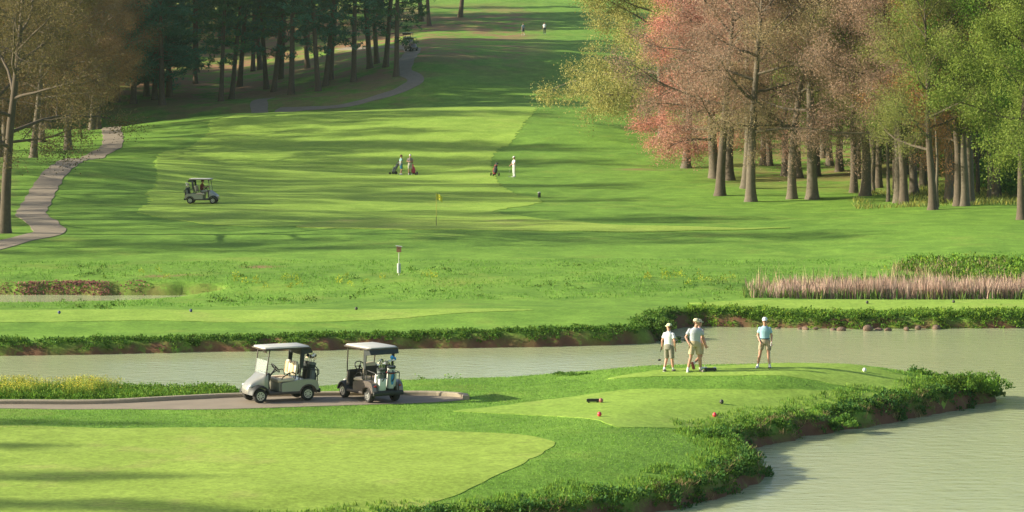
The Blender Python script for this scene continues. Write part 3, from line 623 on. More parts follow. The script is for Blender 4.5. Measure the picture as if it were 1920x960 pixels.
# yellow wildflowers and weeds between the kerb and the pond
pts = fan(r, -60, 1250, 88.4, 94.6, 60000, lambda X, Y: (shore_d(X, Y) > .15) & (sdist(X, Y, np.array(SHEETS['drive'])) > .42) & (Y - 88.4 + 0 * X > 0) & ((960 + F * X / Y < 440) | (shore_d(X, Y) < .75) & (960 + F * X / Y > 740)))[:2000]
v, f, at = clump_cloud(r, pts, r.uniform(.10, .22, len(pts)), r.uniform(.10, .30, len(pts)), 22, .065)
leafy_stuff('kerb_weeds', v, f, at, (.105, .235, .03), 'green weeds between the kerb and the water', 'weeds')
fl = fan(r, -80, 225, 88.9, 92.2, 1500); fl = fl[(wob(fl[:, 0], fl[:, 1], 1.6, 9) > -.05)]
b = np.repeat(fl, 3, 0) + r.normal(0, .06, (len(fl) * 3, 3)) * [1, 1, 0]; v, f = blades(r, b, .42, .014, .18)
leafy_stuff('flower_stems', v, f, batt(len(b), r), (.18, .30, .05), 'stems of the yellow wildflowers by the water', 'wildflowers')
hd = np.repeat(b[::2], 4, 0); hd = hd + r.normal(0, .05, hd.shape) * [1, 1, .6]; hd[:, 2] += r.uniform(.28, .47, len(hd)); v, f = quads(hd, np.full(len(hd), .034), r, .9)
leafy_stuff('wildflowers', v, f, leaf_attrs(len(hd), r), (.42, .47, .08), 'yellow wildflowers in a dense strip by the water at left', 'wildflowers')
# short turf standing up out of the rough around the greens
SG = [np.array([(q[0], q[1]) for q in SHEETS[k]]) for k in ('near', 'tee', 'tee2', 'drive')]
def turf_ok(X, Y): 
    k = shore_d(X, Y) > .5
    for P in SG: k &= sdist(X, Y, P) > .05
    return k
b = scatter(r, -18, 18, 66, 96, 210000, turf_ok); v, f = blades(r, b, .036, .014, .6)
leafy_stuff('rough_turf', v, f, batt(len(b), r, np.clip(wob(b[:, 0], b[:, 1], 1.4, 14) * .5 + .5, 0, 1)), (.172, .345, .045), 'short mown turf of the rough around the near green and tees', 'grass', 'turf')
# meadow beyond the pond
def meadow_ok(X, Y):
    n = wob(X, Y, 6, 31) * .5 + wob(X, Y, 1.8, 32) * .3 + .5; return (shore_d(X, Y) > .3) & (n + RNG.uniform(-.3, .3, len(X)) > .45)
b = fan(r, -60, 2000, 129, 149, 36000, meadow_ok); v, f = blades(r, b, .09, .03, .45)
leafy_stuff('meadow_grass', v, f, batt(len(b), r), (.125, .285, .035), 'uncut meadow grass between the far tee and the slope', 'grass', 'turf')
pts = fan(r, -60, 1400, 126, 146, 420, lambda X, Y: (shore_d(X, Y) > .3) & (wob(X, Y, 7, 33) > .25))
v, f, at = clump_cloud(r, pts, r.uniform(.15, .4, len(pts)), r.uniform(.12, .3, len(pts)), 22, .10)
leafy_stuff('meadow_weeds', v, f, at, (.09, .20, .035), 'dark weed clumps in the meadow beyond the pond', 'weeds')
pts = np.concatenate([ground_pt(px + r.normal(0, 26), Y + r.normal(0, 1.0))[:] + (0,) for px, Y in [(430, 140), (500, 139), (530, 139), (560, 138), (640, 139), (690, 139), (840, 139), (300, 142), (1270, 139), (1290, 139), (1310, 138), (1240, 139), (1380, 137), (1700, 143), (1740, 143)] for _ in range(3)]).reshape(-1, 4)[:, :3]
v, f, at = clump_cloud(r, pts, np.full(len(pts), .22), r.uniform(.25, .5, len(pts)), 34, .085)
leafy_stuff('yellow_weeds', v, f, at, (.27, .38, .045), 'yellow-green flowering weeds dotted over the meadow', 'weeds')
# fallen petals on the bank of the ditch
q = fan(r, -120, 300, 137.9, 140.6, 16000, lambda X, Y: (shore_d(X, Y) > .05) & (wob(X, Y, 3.5, 71) * .5 + .55 - .7 * np.clip((Y - 138.8) / 1.0, 0, 2) - .6 * np.clip((960 + F * X / Y - 190) / 90, 0, 2) > RNG.uniform(0, .8, len(X))))
q = q + r.normal(0, .02, q.shape) + [0, 0, .04]; dz = r.normal(0, 1, q.shape) * [1, 1, .45]; v, f = quads(q, np.full(len(q), .10), r, .8, dz)
leafy_stuff('fallen_petals', v, f, leaf_attrs(len(q), r), (.32, .155, .135), 'ragged reddish pink strip of fallen petals along the ditch at left', 'petals', 'straw')
# reeds
b = fan(r, 1395, 2040, 129.5, 133.6, 12500, lambda X, Y: np.clip((960 + F * X / Y - 1388) / 150, .05, 1) * (.75 + .35 * wob(X, Y, 2.0, 41)) > RNG.uniform(0, 1, len(X)))
u = 960 + F * b[:, 0] / b[:, 1]; h = .66 + .18 * np.clip((u - 1400) / 250, 0, 1) + .16 * wob(b[:, 0], b[:, 1], 2.2, 42) + .1 * wob(b[:, 0], b[:, 1], .7, 44); v, f = blades(r, b, h, .045, .14)
leafy_stuff('reeds', v, f, batt(len(b), r), (.50, .375, .30), 'pinkish tan dry reeds standing behind the far tee at right', 'reeds', 'straw')
b = fan(r, 1395, 2040, 129.3, 133.0, 2600); v, f = blades(r, b, .5, .05, .2)
leafy_stuff('reed_shoots', v, f, batt(len(b), r), (.13, .24, .06), 'young green shoots at the foot of the dry reeds', 'reeds')
b = fan(r, 1420, 1960, 130.5, 133.5, 170); v, f = blades(r, b, 1.35, .04, .12)
leafy_stuff('tall_reeds', v, f, batt(len(b), r), (.46, .42, .22), 'tall pale reed stalks that rise above the dry reeds', 'reeds', 'straw')
b = fan(r, 1670, 1880, 134, 143, 1100, lambda X, Y: wob(X, Y, 2, 43) > -.2); v, f = blades(r, b, .55, .035, .3)
leafy_stuff('dry_grass', v, f, batt(len(b), r), (.36, .29, .17), 'straw coloured dry grass on the slope above the reeds', 'grass', 'straw')
pts = fan(r, 1690, 2050, 136, 145, 900, lambda X, Y: ((960 + F * X / Y - 1640) / 330 + (Y - 145) / 14 > -.05) | (wob(X, Y, 3, 51) > .6))
v, f, at = clump_cloud(r, pts, r.uniform(.25, .6, len(pts)), r.uniform(.25, .6, len(pts)), 40, .15)
leafy_stuff('slope_bushes', v, f, at, (.115, .25, .03), 'tangle of green brambles on the slope behind the reeds', 'brambles')
pts = fan(r, 1540, 1720, 134, 138, 160); v, f, at = clump_cloud(r, pts, r.uniform(.2, .4, len(pts)), r.uniform(.2, .4, len(pts)), 30, .12)
leafy_stuff('slope_weeds', v, f, at, (.10, .21, .03), 'low dark weeds just behind the middle of the reeds', 'weeds')
# long grass at the foot of the grove
b = fan(r, 1600, 2050, 192, 216, 15000, lambda X, Y: wob(X, Y, 6, 61) + (960 + F * X / Y - 1650) / 250 > RNG.uniform(-.4, .8, len(X))); v, f = blades(r, b, .34, .05, .4)
leafy_stuff('grove_grass', v, f, batt(len(b), r), (.20, .27, .07), 'long pale grass at the foot of the grove', 'grass')
# shrubs that can be told apart
def bush_mesh(seed, rad, h, n, size, lumps=14):
    r = np.random.default_rng(seed); a = r.uniform(0, 6.28, lumps); q = r.uniform(0, .75, lumps) ** .7 * rad
    c = np.stack([np.cos(a) * q, np.sin(a) * q, r.uniform(0, .45, lumps) * h * (1 - .6 * q / rad)], 1)
    v, f, at = clump_cloud(r, c, r.uniform(.28, .5, lumps) * rad, r.uniform(.4, .62, lumps) * h, n // lumps, size)
    return v, f, at
def bush(seed, loc, rad, h, n, size, col, label, name='bush', group=None):
    v, f, at = bush_mesh(seed, rad, h, n, size); o = np_mesh(name, v, f, M['weed'], attrs=at); o.location = Vector(loc) - Vector((0, 0, .04)); o.color = (*col, 1)
    return tag(o, label, 'bush', group)
bush(1, ground_pt(1832, 94.5), 1.1, .82, 3600, .085, (.10, .23, .03), 'rounded green bush on the very tip of the peninsula')
bush(2, ground_pt(1795, 93.3), .8, .75, 2200, .085, (.09, .20, .028), 'lower green bush just left of the bush at the tip of the peninsula')
bush(3, ground_pt(1862, 95.2), .5, .5, 1200, .08, (.07, .17, .03), 'darker bush beside the water at the far end of the tip')
bush(4, ground_pt(1256, 115.6), 1.0, 1.15, 2200, .11, (.055, .14, .025), 'dark shrub on the point of the far bank behind the golfer in white', 'shrub')
bush(5, ground_pt(1225, 116.2), .9, 1.0, 2000, .11, (.075, .17, .028), 'green shrub left of the dark shrub on the point of the far bank', 'shrub')
bush(6, ground_pt(1278, 116.0), .7, .75, 1200, .11, (.06, .15, .03), 'low rounded shrub overhanging the water at the point of the far bank', 'shrub')
bush(7, wpt(1345, 818, .6)[:2] + (.55,), .85, .42, 2200, .075, (.075, .19, .03), 'low dark leafy bush on the bank at the bend of the shore', 'bush')
bush(8, ground_pt(1440, 82.6) if False else wpt(1585, 790, .4)[:2] + (.3,), .55, .45, 1200, .075, (.10, .24, .04), 'grassy green tuft hanging over the middle of the peninsula bank', 'bush')
bush(9, ground_pt(1078, 93.6), .7, .16, 900, .07, (.075, .18, .03), 'flat dark tuft at the water edge left of the golfers', 'bush')
for i, (px, Y) in enumerate([(1862, 216), (1885, 212), (1905, 206), (1930, 202), (1840, 222), (1800, 226), (1955, 210), (1770, 232), (1742, 238), (1700, 240)]):
    bush(20 + i, ground_pt(px, Y), 2.6, 3.4 + .8 * (i % 3), 2600, .30, [(.07, .20, .025), (.10, .25, .03), (.06, .17, .03)][i % 3], 'fresh green undergrowth bush among the trunks at the right of the grove', 'bush', 'undergrowth in the grove')
# rocks on the far waterline
for i, (px, py, s) in enumerate([(1740, 612, .42), (1757, 614, .30), (1722, 615, .22), (1500, 614, .22), (1512, 615, .26), (1530, 616, .2), (1565, 616, .3), (1580, 617, .25), (1630, 617, .34), (1650, 616, .3), (1668, 617, .22), (1700, 617, .26), (1460, 613, .2)]):
    bm = bmesh.new(); bmesh.ops.create_icosphere(bm, subdivisions=2, radius=s * .62)
    for vv in bm.verts: vv.co *= 1 + .22 * math.sin(vv.co.x * 9 / s * .3 + i) + .16 * math.sin(vv.co.y * 7 / s * .4 + 2 * i); vv.co.z *= .75
    o = obj('rock', bm, M['rock'], smooth=False); x, y = wpt(px, py, .1); o.location = (x, y + .25, .0 + .04 * (i % 3)); o.rotation_euler = (0, 0, i * 1.3); o.scale = (1.25, .9, .8 + .1 * (i % 3))
    tag(o, ['largest reddish rock on the far waterline at right', 'smaller rock touching the largest one on the far waterline'][i] if i < 2 else 'reddish brown rock at the far waterline right of the golfers', 'rock', None if i < 2 else 'rocks on the far waterline')

# ------------------------------------------------------------------ shape helpers for the small objects
def loft(bm, rings, cap=True, closed=True):
    L = [[bm.verts.new(p) for p in ring] for ring in rings]; n = len(L[0])
    for a, b in zip(L[:-1], L[1:]):
        for k in range(n if closed else n - 1): bm.faces.new((a[k], a[(k + 1) % n], b[(k + 1) % n], b[k]))
    if cap: bm.faces.new(L[0][::-1]); bm.faces.new(L[-1])
    return L
def ring_yz(x, w, z0, z1_, r, taper=1.0):    # rounded rectangle across the cart at x
    pts = []
    for cy, cz, a0, ww in ((w / 2 - r, z0 + r, -90, 1), (w / 2 * taper - r, z1_ - r, 0, 1), (-(w / 2 * taper - r), z1_ - r, 90, 1), (-(w / 2 - r), z0 + r, 180, 1)):
        for k in range(4): a = R(a0 + 30 * k); pts.append((x, cy + r * math.cos(a), cz + r * math.sin(a)))
    return pts
def box(bm, c, s, rot=None):
    m = Matrix.Translation(c) @ (rot.to_4x4() if rot else Matrix()) @ Matrix.Diagonal((s[0], s[1], s[2], 1))
    return bmesh.ops.create_cube(bm, size=1, matrix=m)['verts']
def tube(bm, pts, rad, k=8):
    P = [Vector(p) for p in pts]; rad = rad if isinstance(rad, (list, tuple)) else [rad] * len(P); rings = []
    A = None
    for i, p in enumerate(P):
        t = (P[min(i + 1, len(P) - 1)] - P[max(i - 1, 0)]).normalized()
        if A is None: A = t.orthogonal().normalized()
        A = (A - t * A.dot(t)).normalized(); B = t.cross(A)
        rings.append([p + (A * math.cos(j * 6.2832 / k) + B * math.sin(j * 6.2832 / k)) * rad[i] for j in range(k)])
    loft(bm, rings)
def lathe(bm, prof, axis='Z', k=24, at=(0, 0, 0), close=True):   # profile of (radius, height)
    rings = []
    for rd, h in prof:
        ring = []
        for j in range(k):
            a = j * 6.2832 / k; x, y = max(rd, 1e-4) * math.cos(a), max(rd, 1e-4) * math.sin(a)
            ring.append(Vector(at) + Vector({'Z': (x, y, h), 'Y': (x, h, y), 'X': (h, x, y)}[axis]))
        rings.append(ring)
    loft(bm, rings, cap=close)
def extrude(bm, poly, y0, y1):               # side profile (x, z) given a width
    a = [bm.verts.new((x, y0, z)) for x, z in poly]; b = [bm.verts.new((x, y1, z)) for x, z in poly]; n = len(poly)
    bm.faces.new(a); bm.faces.new(b[::-1])
    for k in range(n): bm.faces.new((a[k], b[k], b[(k + 1) % n], a[(k + 1) % n]))
def ellipsoid(bm, c, s, sub=2, rot=None):
    m = Matrix.Translation(c) @ (rot.to_4x4() if rot else Matrix()) @ Matrix.Diagonal((s[0], s[1], s[2], 1))
    bmesh.ops.create_icosphere(bm, subdivisions=sub, radius=1, matrix=m)
M['silver'] = plain('cart_silver_paint', (0.36, 0.35, 0.315), 0.32, 0.35, .05, 3, coat=.4)
M['pewter'] = plain('cart_pewter_paint', (0.20, 0.165, 0.145), 0.32, 0.35, .05, 3, coat=.4)
M['roof'] = plain('roof_plastic', (0.56, 0.545, 0.49), 0.45, 0, .06, 2)
M['black'] = plain('black_plastic', (0.022, 0.022, 0.021), 0.55, 0, .2, 6)
M['rubber'] = plain('tyre_rubber', (0.028, 0.026, 0.024), 0.85, 0, .2, 10)
M['rim'] = plain('alloy_rim', (0.62, 0.61, 0.58), 0.3, 0.6, .05, 5)
M['post'] = plain('roof_post', (0.075, 0.055, 0.045), 0.45, 0, .1, 5)
M['cream'] = plain('cream_vinyl', (0.68, 0.58, 0.42), 0.5, 0, .08, 5)
M['stripe'] = plain('tan_vinyl', (0.42, 0.22, 0.11), 0.5, 0, .08, 5)
M['gold'] = plain('yellow_vinyl', (0.60, 0.54, 0.26), 0.5, 0, .08, 5)
M['beige'] = plain('beige_plastic', (0.30, 0.285, 0.22), 0.55, 0, .06, 4)
M['lamp'] = plain('lamp_lens', (0.85, 0.85, 0.80), 0.12, 0, .03, 4)
M['tail'] = plain('tail_lens', (0.45, 0.03, 0.02), 0.2, 0, .03, 4)
M['bagdark'] = plain('dark_nylon', (0.035, 0.042, 0.042), 0.8, 0, .25, 5, .004)
M['baggrey'] = plain('grey_nylon', (0.16, 0.18, 0.17), 0.8, 0, .2, 5, .004)
M['bagwhite'] = plain('white_vinyl', (0.72, 0.72, 0.68), 0.5, 0, .06, 4)
M['bagblue'] = plain('blue_vinyl', (0.035, 0.28, 0.62), 0.5, 0, .08, 4)
M['bagpink'] = plain('pink_nylon', (0.62, 0.07, 0.14), 0.7, 0, .12, 4)
M['chrome'] = plain('club_steel', (0.62, 0.62, 0.60), 0.22, 0.9, .05, 8)
M['red'] = plain('red_nylon', (0.36, 0.03, 0.03), 0.7, 0, .12, 5)
m, t, p = new_mat('windscreen'); p.inputs['Base Color'].default_value = (.85, .95, .9, 1); p.inputs['Roughness'].default_value = .08; p.inputs['Alpha'].default_value = .15; M['glass'] = m

def make_cart(label, paint, loc, rotz, group=None, shield=True):
    e = thing('golf_cart', label, 'golf cart', loc, rotz, group)
    # front cowl
    bm = bmesh.new()
    loft(bm, [ring_yz(1.20, .52, .33, .47, .06, .95), ring_yz(1.15, .70, .27, .57, .09, .9), ring_yz(1.02, .80, .25, .69, .10, .86), ring_yz(.86, .84, .25, .80, .11, .88), ring_yz(.70, 1.02, .34, .90, .10, .92), ring_yz(.60, 1.08, .40, .95, .07, .96), ring_yz(.55, 1.06, .44, .95, .05, .97)])
    obj('cowl', bm, paint, e)
    for s in (-1, 1):                         # front wheel arches
        bm = bmesh.new(); rings = []
        for k in range(9):
            a = R(8 + k * 20); ro, y0, y1 = .335, .30, .60
            c = lambda rr, y: (.83 + rr * math.cos(a), s * y, .235 + rr * math.sin(a))
            rings.append([c(.275, y0), c(.275, y1), c(.30, y1 + .01), c(ro, y1 - .03), c(ro + .04, y0)])
        loft(bm, rings); obj('front_fender', bm, M['black'], e)
    bm = bmesh.new(); extrude(bm, [(.60, .44), (.60, .93), (.50, .97), (.44, .90), (.50, .66), (.48, .44)], -.50, .50); obj('dashboard', bm, M['black'], e, bevel=.02)
    bm = bmesh.new(); extrude(bm, [(.86, .25), (.86, .30), (.62, .33), (.44, .33), (.36, .31), (-.30, .31), (-.30, .25)], -.50, .50); obj('floor', bm, M['black'], e, bevel=.01)
    for s in (-1, 1): bm = bmesh.new(); box(bm, (.02, s * .535, .295), (1.06, .09, .10)); obj('sill', bm, M['post'], e, bevel=.03)
    # rear body with wheel arches
    arch = [(-.83 + .30 * math.cos(R(a)), .235 + .30 * math.sin(R(a))) for a in range(20, 161, 14)]
    prof = [(.10, .34), (.10, .60), (.04, .635), (-.24, .66), (-.44, .705), (-.95, .715), (-1.12, .66), (-1.20, .52), (-1.205, .36), (-1.13, .335)] + arch[::-1] + [(-.53, .335)]
    bm = bmesh.new(); extrude(bm, prof, .36, .58); extrude(bm, prof, -.58, -.36); extrude(bm, [(.098, .335), (.098, .598), (.04, .633), (-.24, .658), (-.44, .703), (-.76, .712), (-.80, .68), (-.80, .335)], -.362, .362); obj('rear_body', bm, paint, e, bevel=.03)
    for s in (-1, 1):
        bm = bmesh.new(); rings = []
        for k in range(9):
            a = R(4 + k * 21.5); c = lambda rr, y: (-.83 + rr * math.cos(a), s * y, .235 + rr * math.sin(a))
            rings.append([c(.272, .37), c(.272, .60), c(.30, .612), c(.318, .59), c(.318, .37)])
        loft(bm, rings); obj('rear_fender', bm, M['post'], e)
    bm = bmesh.new(); box(bm, (-1.235, 0, .32), (.09, 1.14, .14)); obj('rear_bumper', bm, M['black'], e, bevel=.03)
    # seat
    bm = bmesh.new(); box(bm, (.125, 0, .48), (.05, .98, .30)); obj('seat_base', bm, M['beige'], e, bevel=.015)
    bm = bmesh.new(); loft(bm, [ring_yz(-.40, 1.0, .66, .76, .045), ring_yz(-.30, 1.04, .655, .785, .05), ring_yz(.06, 1.04, .645, .77, .05), ring_yz(.17, 1.02, .63, .755, .055), ring_yz(.20, .98, .65, .735, .04)]); sc_ = obj('seat', bm, M['cream'], e)
    bm = bmesh.new(); box(bm, (-.10, 0, .785), (.46, .07, .02)); obj('seam', bm, M['stripe'], sc_, bevel=.008)
    rake = Matrix.Rotation(R(-9), 3, 'Y')
    for s in (-1, 1):
        bm = bmesh.new()
        for yy, zz, w, h in ((0, 0, .47, .44),): 
            rings = []
            for dz, ww, dd in ((-.22, .36, .09), (-.18, .44, .12), (0, .47, .135), (.15, .46, .13), (.21, .38, .10), (.235, .28, .06)):
                rings.append([rake @ Vector((dd * .5 * cx, ww * .5 * cy, dz)) for cx, cy in ((1, .75), (.6, 1), (-.6, 1), (-1, .75), (-1, -.75), (-.6, -1), (.6, -1), (1, -.75))])
            loft(bm, [[Vector((-.46, s * .255, 1.06)) + q for q in rg] for rg in rings])
        o = obj('seat_back', bm, M['cream'], e)
        bm = bmesh.new(); box(bm, Vector((-.385, s * .255, 1.08)), (.014, .16, .36), rake); obj('stripe', bm, M['gold'], o, bevel=.006)
        bm = bmesh.new(); box(bm, Vector((-.375, s * .36, 1.08)), (.014, .03, .34), rake); obj('piping', bm, M['stripe'], o, bevel=.005)
    bm = bmesh.new()
    for s in (-1, 1): tube(bm, [(-.46, s * .2, .72), (-.49, s * .2, 1.0)], .02)
    box(bm, (-.53, 0, 1.04), (.03, .95, .34)); obj('seat_frame', bm, M['black'], e)
    for s in (-1, 1):
        bm = bmesh.new(); tube(bm, [(-.40, s * .50, .74), (-.40, s * .52, .90), (-.34, s * .53, .955), (-.15, s * .53, .93), (.06, s * .53, .80), (.08, s * .52, .74)], .017); obj('armrest', bm, M['black'], e)
    # roof and posts
    def rr2(x, w, z, h): return ring_yz(x, w, z, z + h, min(.035, h * .45), .93)
    bm = bmesh.new(); loft(bm, [rr2(.70, .92, 1.762, .035), rr2(.66, 1.10, 1.757, .055), rr2(.30, 1.16, 1.762, .052), rr2(-.30, 1.16, 1.762, .054), rr2(-.84, 1.12, 1.757, .06), rr2(-.90, .98, 1.76, .035)]); rf = obj('roof', bm, M['roof'], e)
    bm = bmesh.new(); loft(bm, [ring_yz(.72, 1.13, 1.725, 1.768, .018), ring_yz(.66, 1.20, 1.72, 1.768, .02), ring_yz(-.88, 1.18, 1.72, 1.768, .02), ring_yz(-.93, 1.06, 1.725, 1.768, .018)]); obj('roof_rim', bm, M['post'], rf)
    for s in (-1, 1):
        bm = bmesh.new(); tube(bm, [(.62, s * .50, .88), (.585, s * .515, 1.2), (.50, s * .53, 1.73)], .021); obj('roof_post', bm, M['post'], e)
        bm = bmesh.new(); tube(bm, [(-.52, s * .52, .70), (-.56, s * .53, 1.2), (-.60, s * .53, 1.73)], .024); obj('roof_post', bm, M['black'], e)
    bm = bmesh.new(); loft(bm, [[(-.60, y, 1.73) for y in ()] or [(-.58, -.55, 1.70), (-.58, .55, 1.70), (-.92, .55, 1.74), (-.92, -.55, 1.74)], [(-.60, -.545, 1.52), (-.60, .545, 1.52), (-1.02, .53, 1.58), (-1.02, -.53, 1.58)]]); obj('bag_cover', bm, M['bagdark'], e, bevel=.03)
    for s in (-1, 1):
        bm = bmesh.new(); loft(bm, [[(-.58, s * .545, 1.54), (-.72, s * .545, 1.54), (-.72, s * .515, 1.54), (-.58, s * .515, 1.54)], [(-.55, s * .545, 1.08), (-.66, s * .545, 1.08), (-.66, s * .515, 1.08), (-.55, s * .515, 1.08)]]); obj('cover_strap', bm, M['bagdark'], e)
    # screen, steering, mirror, lamps
    if shield:
        bm = bmesh.new(); loft(bm, [[(.645, y, .94) for y in (-.47, .47)] + [(.635, y, .94) for y in (.47, -.47)], [(.575, y, 1.37) for y in (-.49, .49)] + [(.565, y, 1.37) for y in (.49, -.49)]]); ws = obj('windscreen', bm, M['glass'], e, smooth=False)
        for s in (-1, 1): bm = bmesh.new(); ellipsoid(bm, (.60, s * .54, 1.10), (.03, .03, .03), 1); obj('screen_clip', bm, M['black'], ws)
    bm = bmesh.new(); tube(bm, [(.58, .25, .62), (.22, .25, 1.06)], .028); sc2 = obj('steering_column', bm, M['black'], e)
    bm = bmesh.new(); q = Matrix.Translation((.20, .25, 1.10)) @ Matrix.Rotation(R(-50), 4, 'Y'); P = []
    for k in range(25): a = k * 6.2832 / 24; P.append(q @ Vector((.185 * math.cos(a), .185 * math.sin(a), 0)))
    tube(bm, P, .018, 8)
    for a in (90, 210, 330): tube(bm, [q @ Vector((0, 0, -.02)), q @ Vector((.18 * math.cos(R(a)), .18 * math.sin(R(a)), 0))], .014, 6)
    ellipsoid(bm, q @ Vector((0, 0, -.01)), (.05, .05, .05), 2); obj('steering_wheel', bm, M['black'], e)
    bm = bmesh.new(); box(bm, (.46, 0, 1.64), (.03, .22, .12)); obj('mirror', bm, M['post'], e, bevel=.012)
    for s in (-1, 1):
        bm = bmesh.new(); ellipsoid(bm, (1.10, s * .295, .555), (.06, .085, .035), 2); obj('headlight', bm, M['lamp'], e)
        bm = bmesh.new(); ellipsoid(bm, (-1.195, s * .46, .56), (.025, .06, .035), 2); obj('tail_light', bm, M['tail'], e)
    bm = bmesh.new()
    box(bm, (-1.01, 0, .385), (.44, .70, .035)); tube(bm, [(-1.21, -.40, .40), (-1.21, -.44, .98), (-1.21, .44, .98), (-1.21, .40, .40)], .018); tube(bm, [(-.60, -.46, 1.05), (-.62, -.46, .70)], .015); tube(bm, [(-.60, .46, 1.05), (-.62, .46, .70)], .015); tube(bm, [(-.60, -.46, 1.05), (-1.21, -.44, .98)], .015); tube(bm, [(-.60, .46, 1.05), (-1.21, .44, .98)], .015)
    obj('bag_rack', bm, M['black'], e)
    for wx, s in ((.83, 1), (.83, -1), (-.83, 1), (-.83, -1)):
        bm = bmesh.new(); c = (wx, s * .475, .232)
        lathe(bm, [(.125, -.085), (.20, -.095), (.225, -.07), (.232, -.03), (.232, .03), (.225, .07), (.20, .095), (.125, .085)], 'Y', 28, c, close=False); w = obj('wheel', bm, M['rubber'], e)
        bm = bmesh.new(); so_ = s * .07
        lathe(bm, [(.001, so_ * .6), (.135, so_ * .6), (.135, so_ * 1.15), (.118, so_ * 1.2), (.112, so_ * .8), (.001, so_ * .8)], 'Y', 24, c)
        obj('wheel_dish', bm, M['black'], w)
        bm = bmesh.new()
        for k in range(8):
            a = k * 6.2832 / 8; ca, sa = math.cos(a), math.sin(a); rot = Matrix.Rotation(-a, 3, 'Y'); box(bm, Vector(c) + Vector((.07 * ca, so_ * 1.12, .07 * sa)), (.12, .02, .030), rot)
        lathe(bm, [(.14, so_ * 1.0), (.14, so_ * 1.25), (.112, so_ * 1.25), (.112, so_ * 1.0)], 'Y', 24, c, close=False); lathe(bm, [(.001, so_), (.04, so_), (.035, so_ * 1.3), (.001, so_ * 1.32)], 'Y', 14, c)
        obj('rim', bm, M['rim'], w)
    return e
def golf_club(loc_top, loc_head, wood, label, group=None, grip=True):
    a, b = Vector(loc_top), Vector(loc_head); e = thing('golf_club', label, 'golf club', b, 0, group); a, b = a - b, Vector((0, 0, 0)); d = (b - a).normalized()
    bm = bmesh.new(); tube(bm, [a, b], [.009, .007], 6); obj('shaft', bm, M['chrome'], e)
    if grip: bm = bmesh.new(); tube(bm, [a - d * .01, a + d * .26], [.016, .012], 8); obj('grip', bm, M['black'], e)
    bm = bmesh.new()
    if wood: ellipsoid(bm, b + Vector((.04, 0, .0)), (.065, .055, .035), 2)
    else: loft(bm, [[b + Vector((x, y, z)) for x, y, z in ((-.02, -.012, -.02), (-.02, .012, -.02), (-.02, .008, .02), (-.02, -.008, .02))], [b + Vector((x, y, z)) for x, y, z in ((.075, -.016, -.028), (.075, .016, -.028), (.075, .006, .04), (.075, -.006, .04))]])
    obj('club_head', bm, M['black'] if wood else M['chrome'], e); return e
def golf_bag(loc, rotz, label, body, trim, tilt=12, pockets=None, h=.86, group=None, emblem=None):
    e = thing('golf_bag', label, 'golf bag', loc, rotz, group); tl = Matrix.Rotation(R(-tilt), 4, 'Y'); T = lambda v: tl @ Vector(v)
    def ringz(z, rx, ry): return [T((rx * math.cos(a), ry * math.sin(a), z)) for a in [k * 6.2832 / 16 for k in range(16)]]
    bm = bmesh.new(); loft(bm, [ringz(0, .12, .12), ringz(.03, .135, .135), ringz(.35, .13, .13), ringz(h - .12, .125, .125), ringz(h - .02, .14, .14), ringz(h, .138, .138)]); obj('bag_body', bm, body, e)
    bm = bmesh.new(); loft(bm, [ringz(h - .05, .146, .146), ringz(h + .02, .146, .146), ringz(h + .02, .115, .115), ringz(h - .05, .115, .115)], cap=False); obj('bag_collar', bm, trim, e)
    bm = bmesh.new(); loft(bm, [ringz(.0, .138, .138), ringz(.07, .142, .142)]); obj('bag_base', bm, trim, e)
    for (ang, z0, z1_, w, mat) in (pockets or [(180, .10, .50, .2, body), (100, .15, .62, .16, trim), (-100, .15, .62, .16, trim)]):
        a = R(ang); c = Vector((math.cos(a), math.sin(a), 0)); s_ = Vector((-math.sin(a), math.cos(a), 0)); bm = bmesh.new(); rings = []
        for z, k in ((z0, .6), (z0 + .03, 1), ((z0 + z1_) / 2, 1.1), (z1_ - .05, .9), (z1_, .5)):
            rings.append([T(c * q * 1.0 + s_ * u * w * .5 + Vector((0, 0, z))) for q, u in ((.10, -1), (.10, 1), (.13 + .055 * k, .8), (.14 + .06 * k, 0), (.13 + .055 * k, -.8))])
        loft(bm, rings); obj('pocket', bm, mat, e)
    if emblem:
        bm = bmesh.new(); a0 = R(emblem); rings = []
        for z, w, o in ((.20, .10, 0), (.30, .20, .02), (.42, .24, .03), (.52, .20, .01), (.62, .12, -.02), (.70, .05, -.04)): rings.append([T((.142 * math.cos(a0 + (t + o) * 2), .142 * math.sin(a0 + (t + o) * 2), z)) for t in np.linspace(-w, w, 7)])
        loft(bm, rings, cap=False, closed=False); obj('emblem', bm, M['bagblue'], e)
    bm = bmesh.new(); tube(bm, [T((-.13, .02, h - .1)), T((-.27, .03, h - .22)), T((-.28, .03, .45)), T((-.15, .02, .32))], .02, 6); obj('strap', bm, trim, e)
    return e, tl
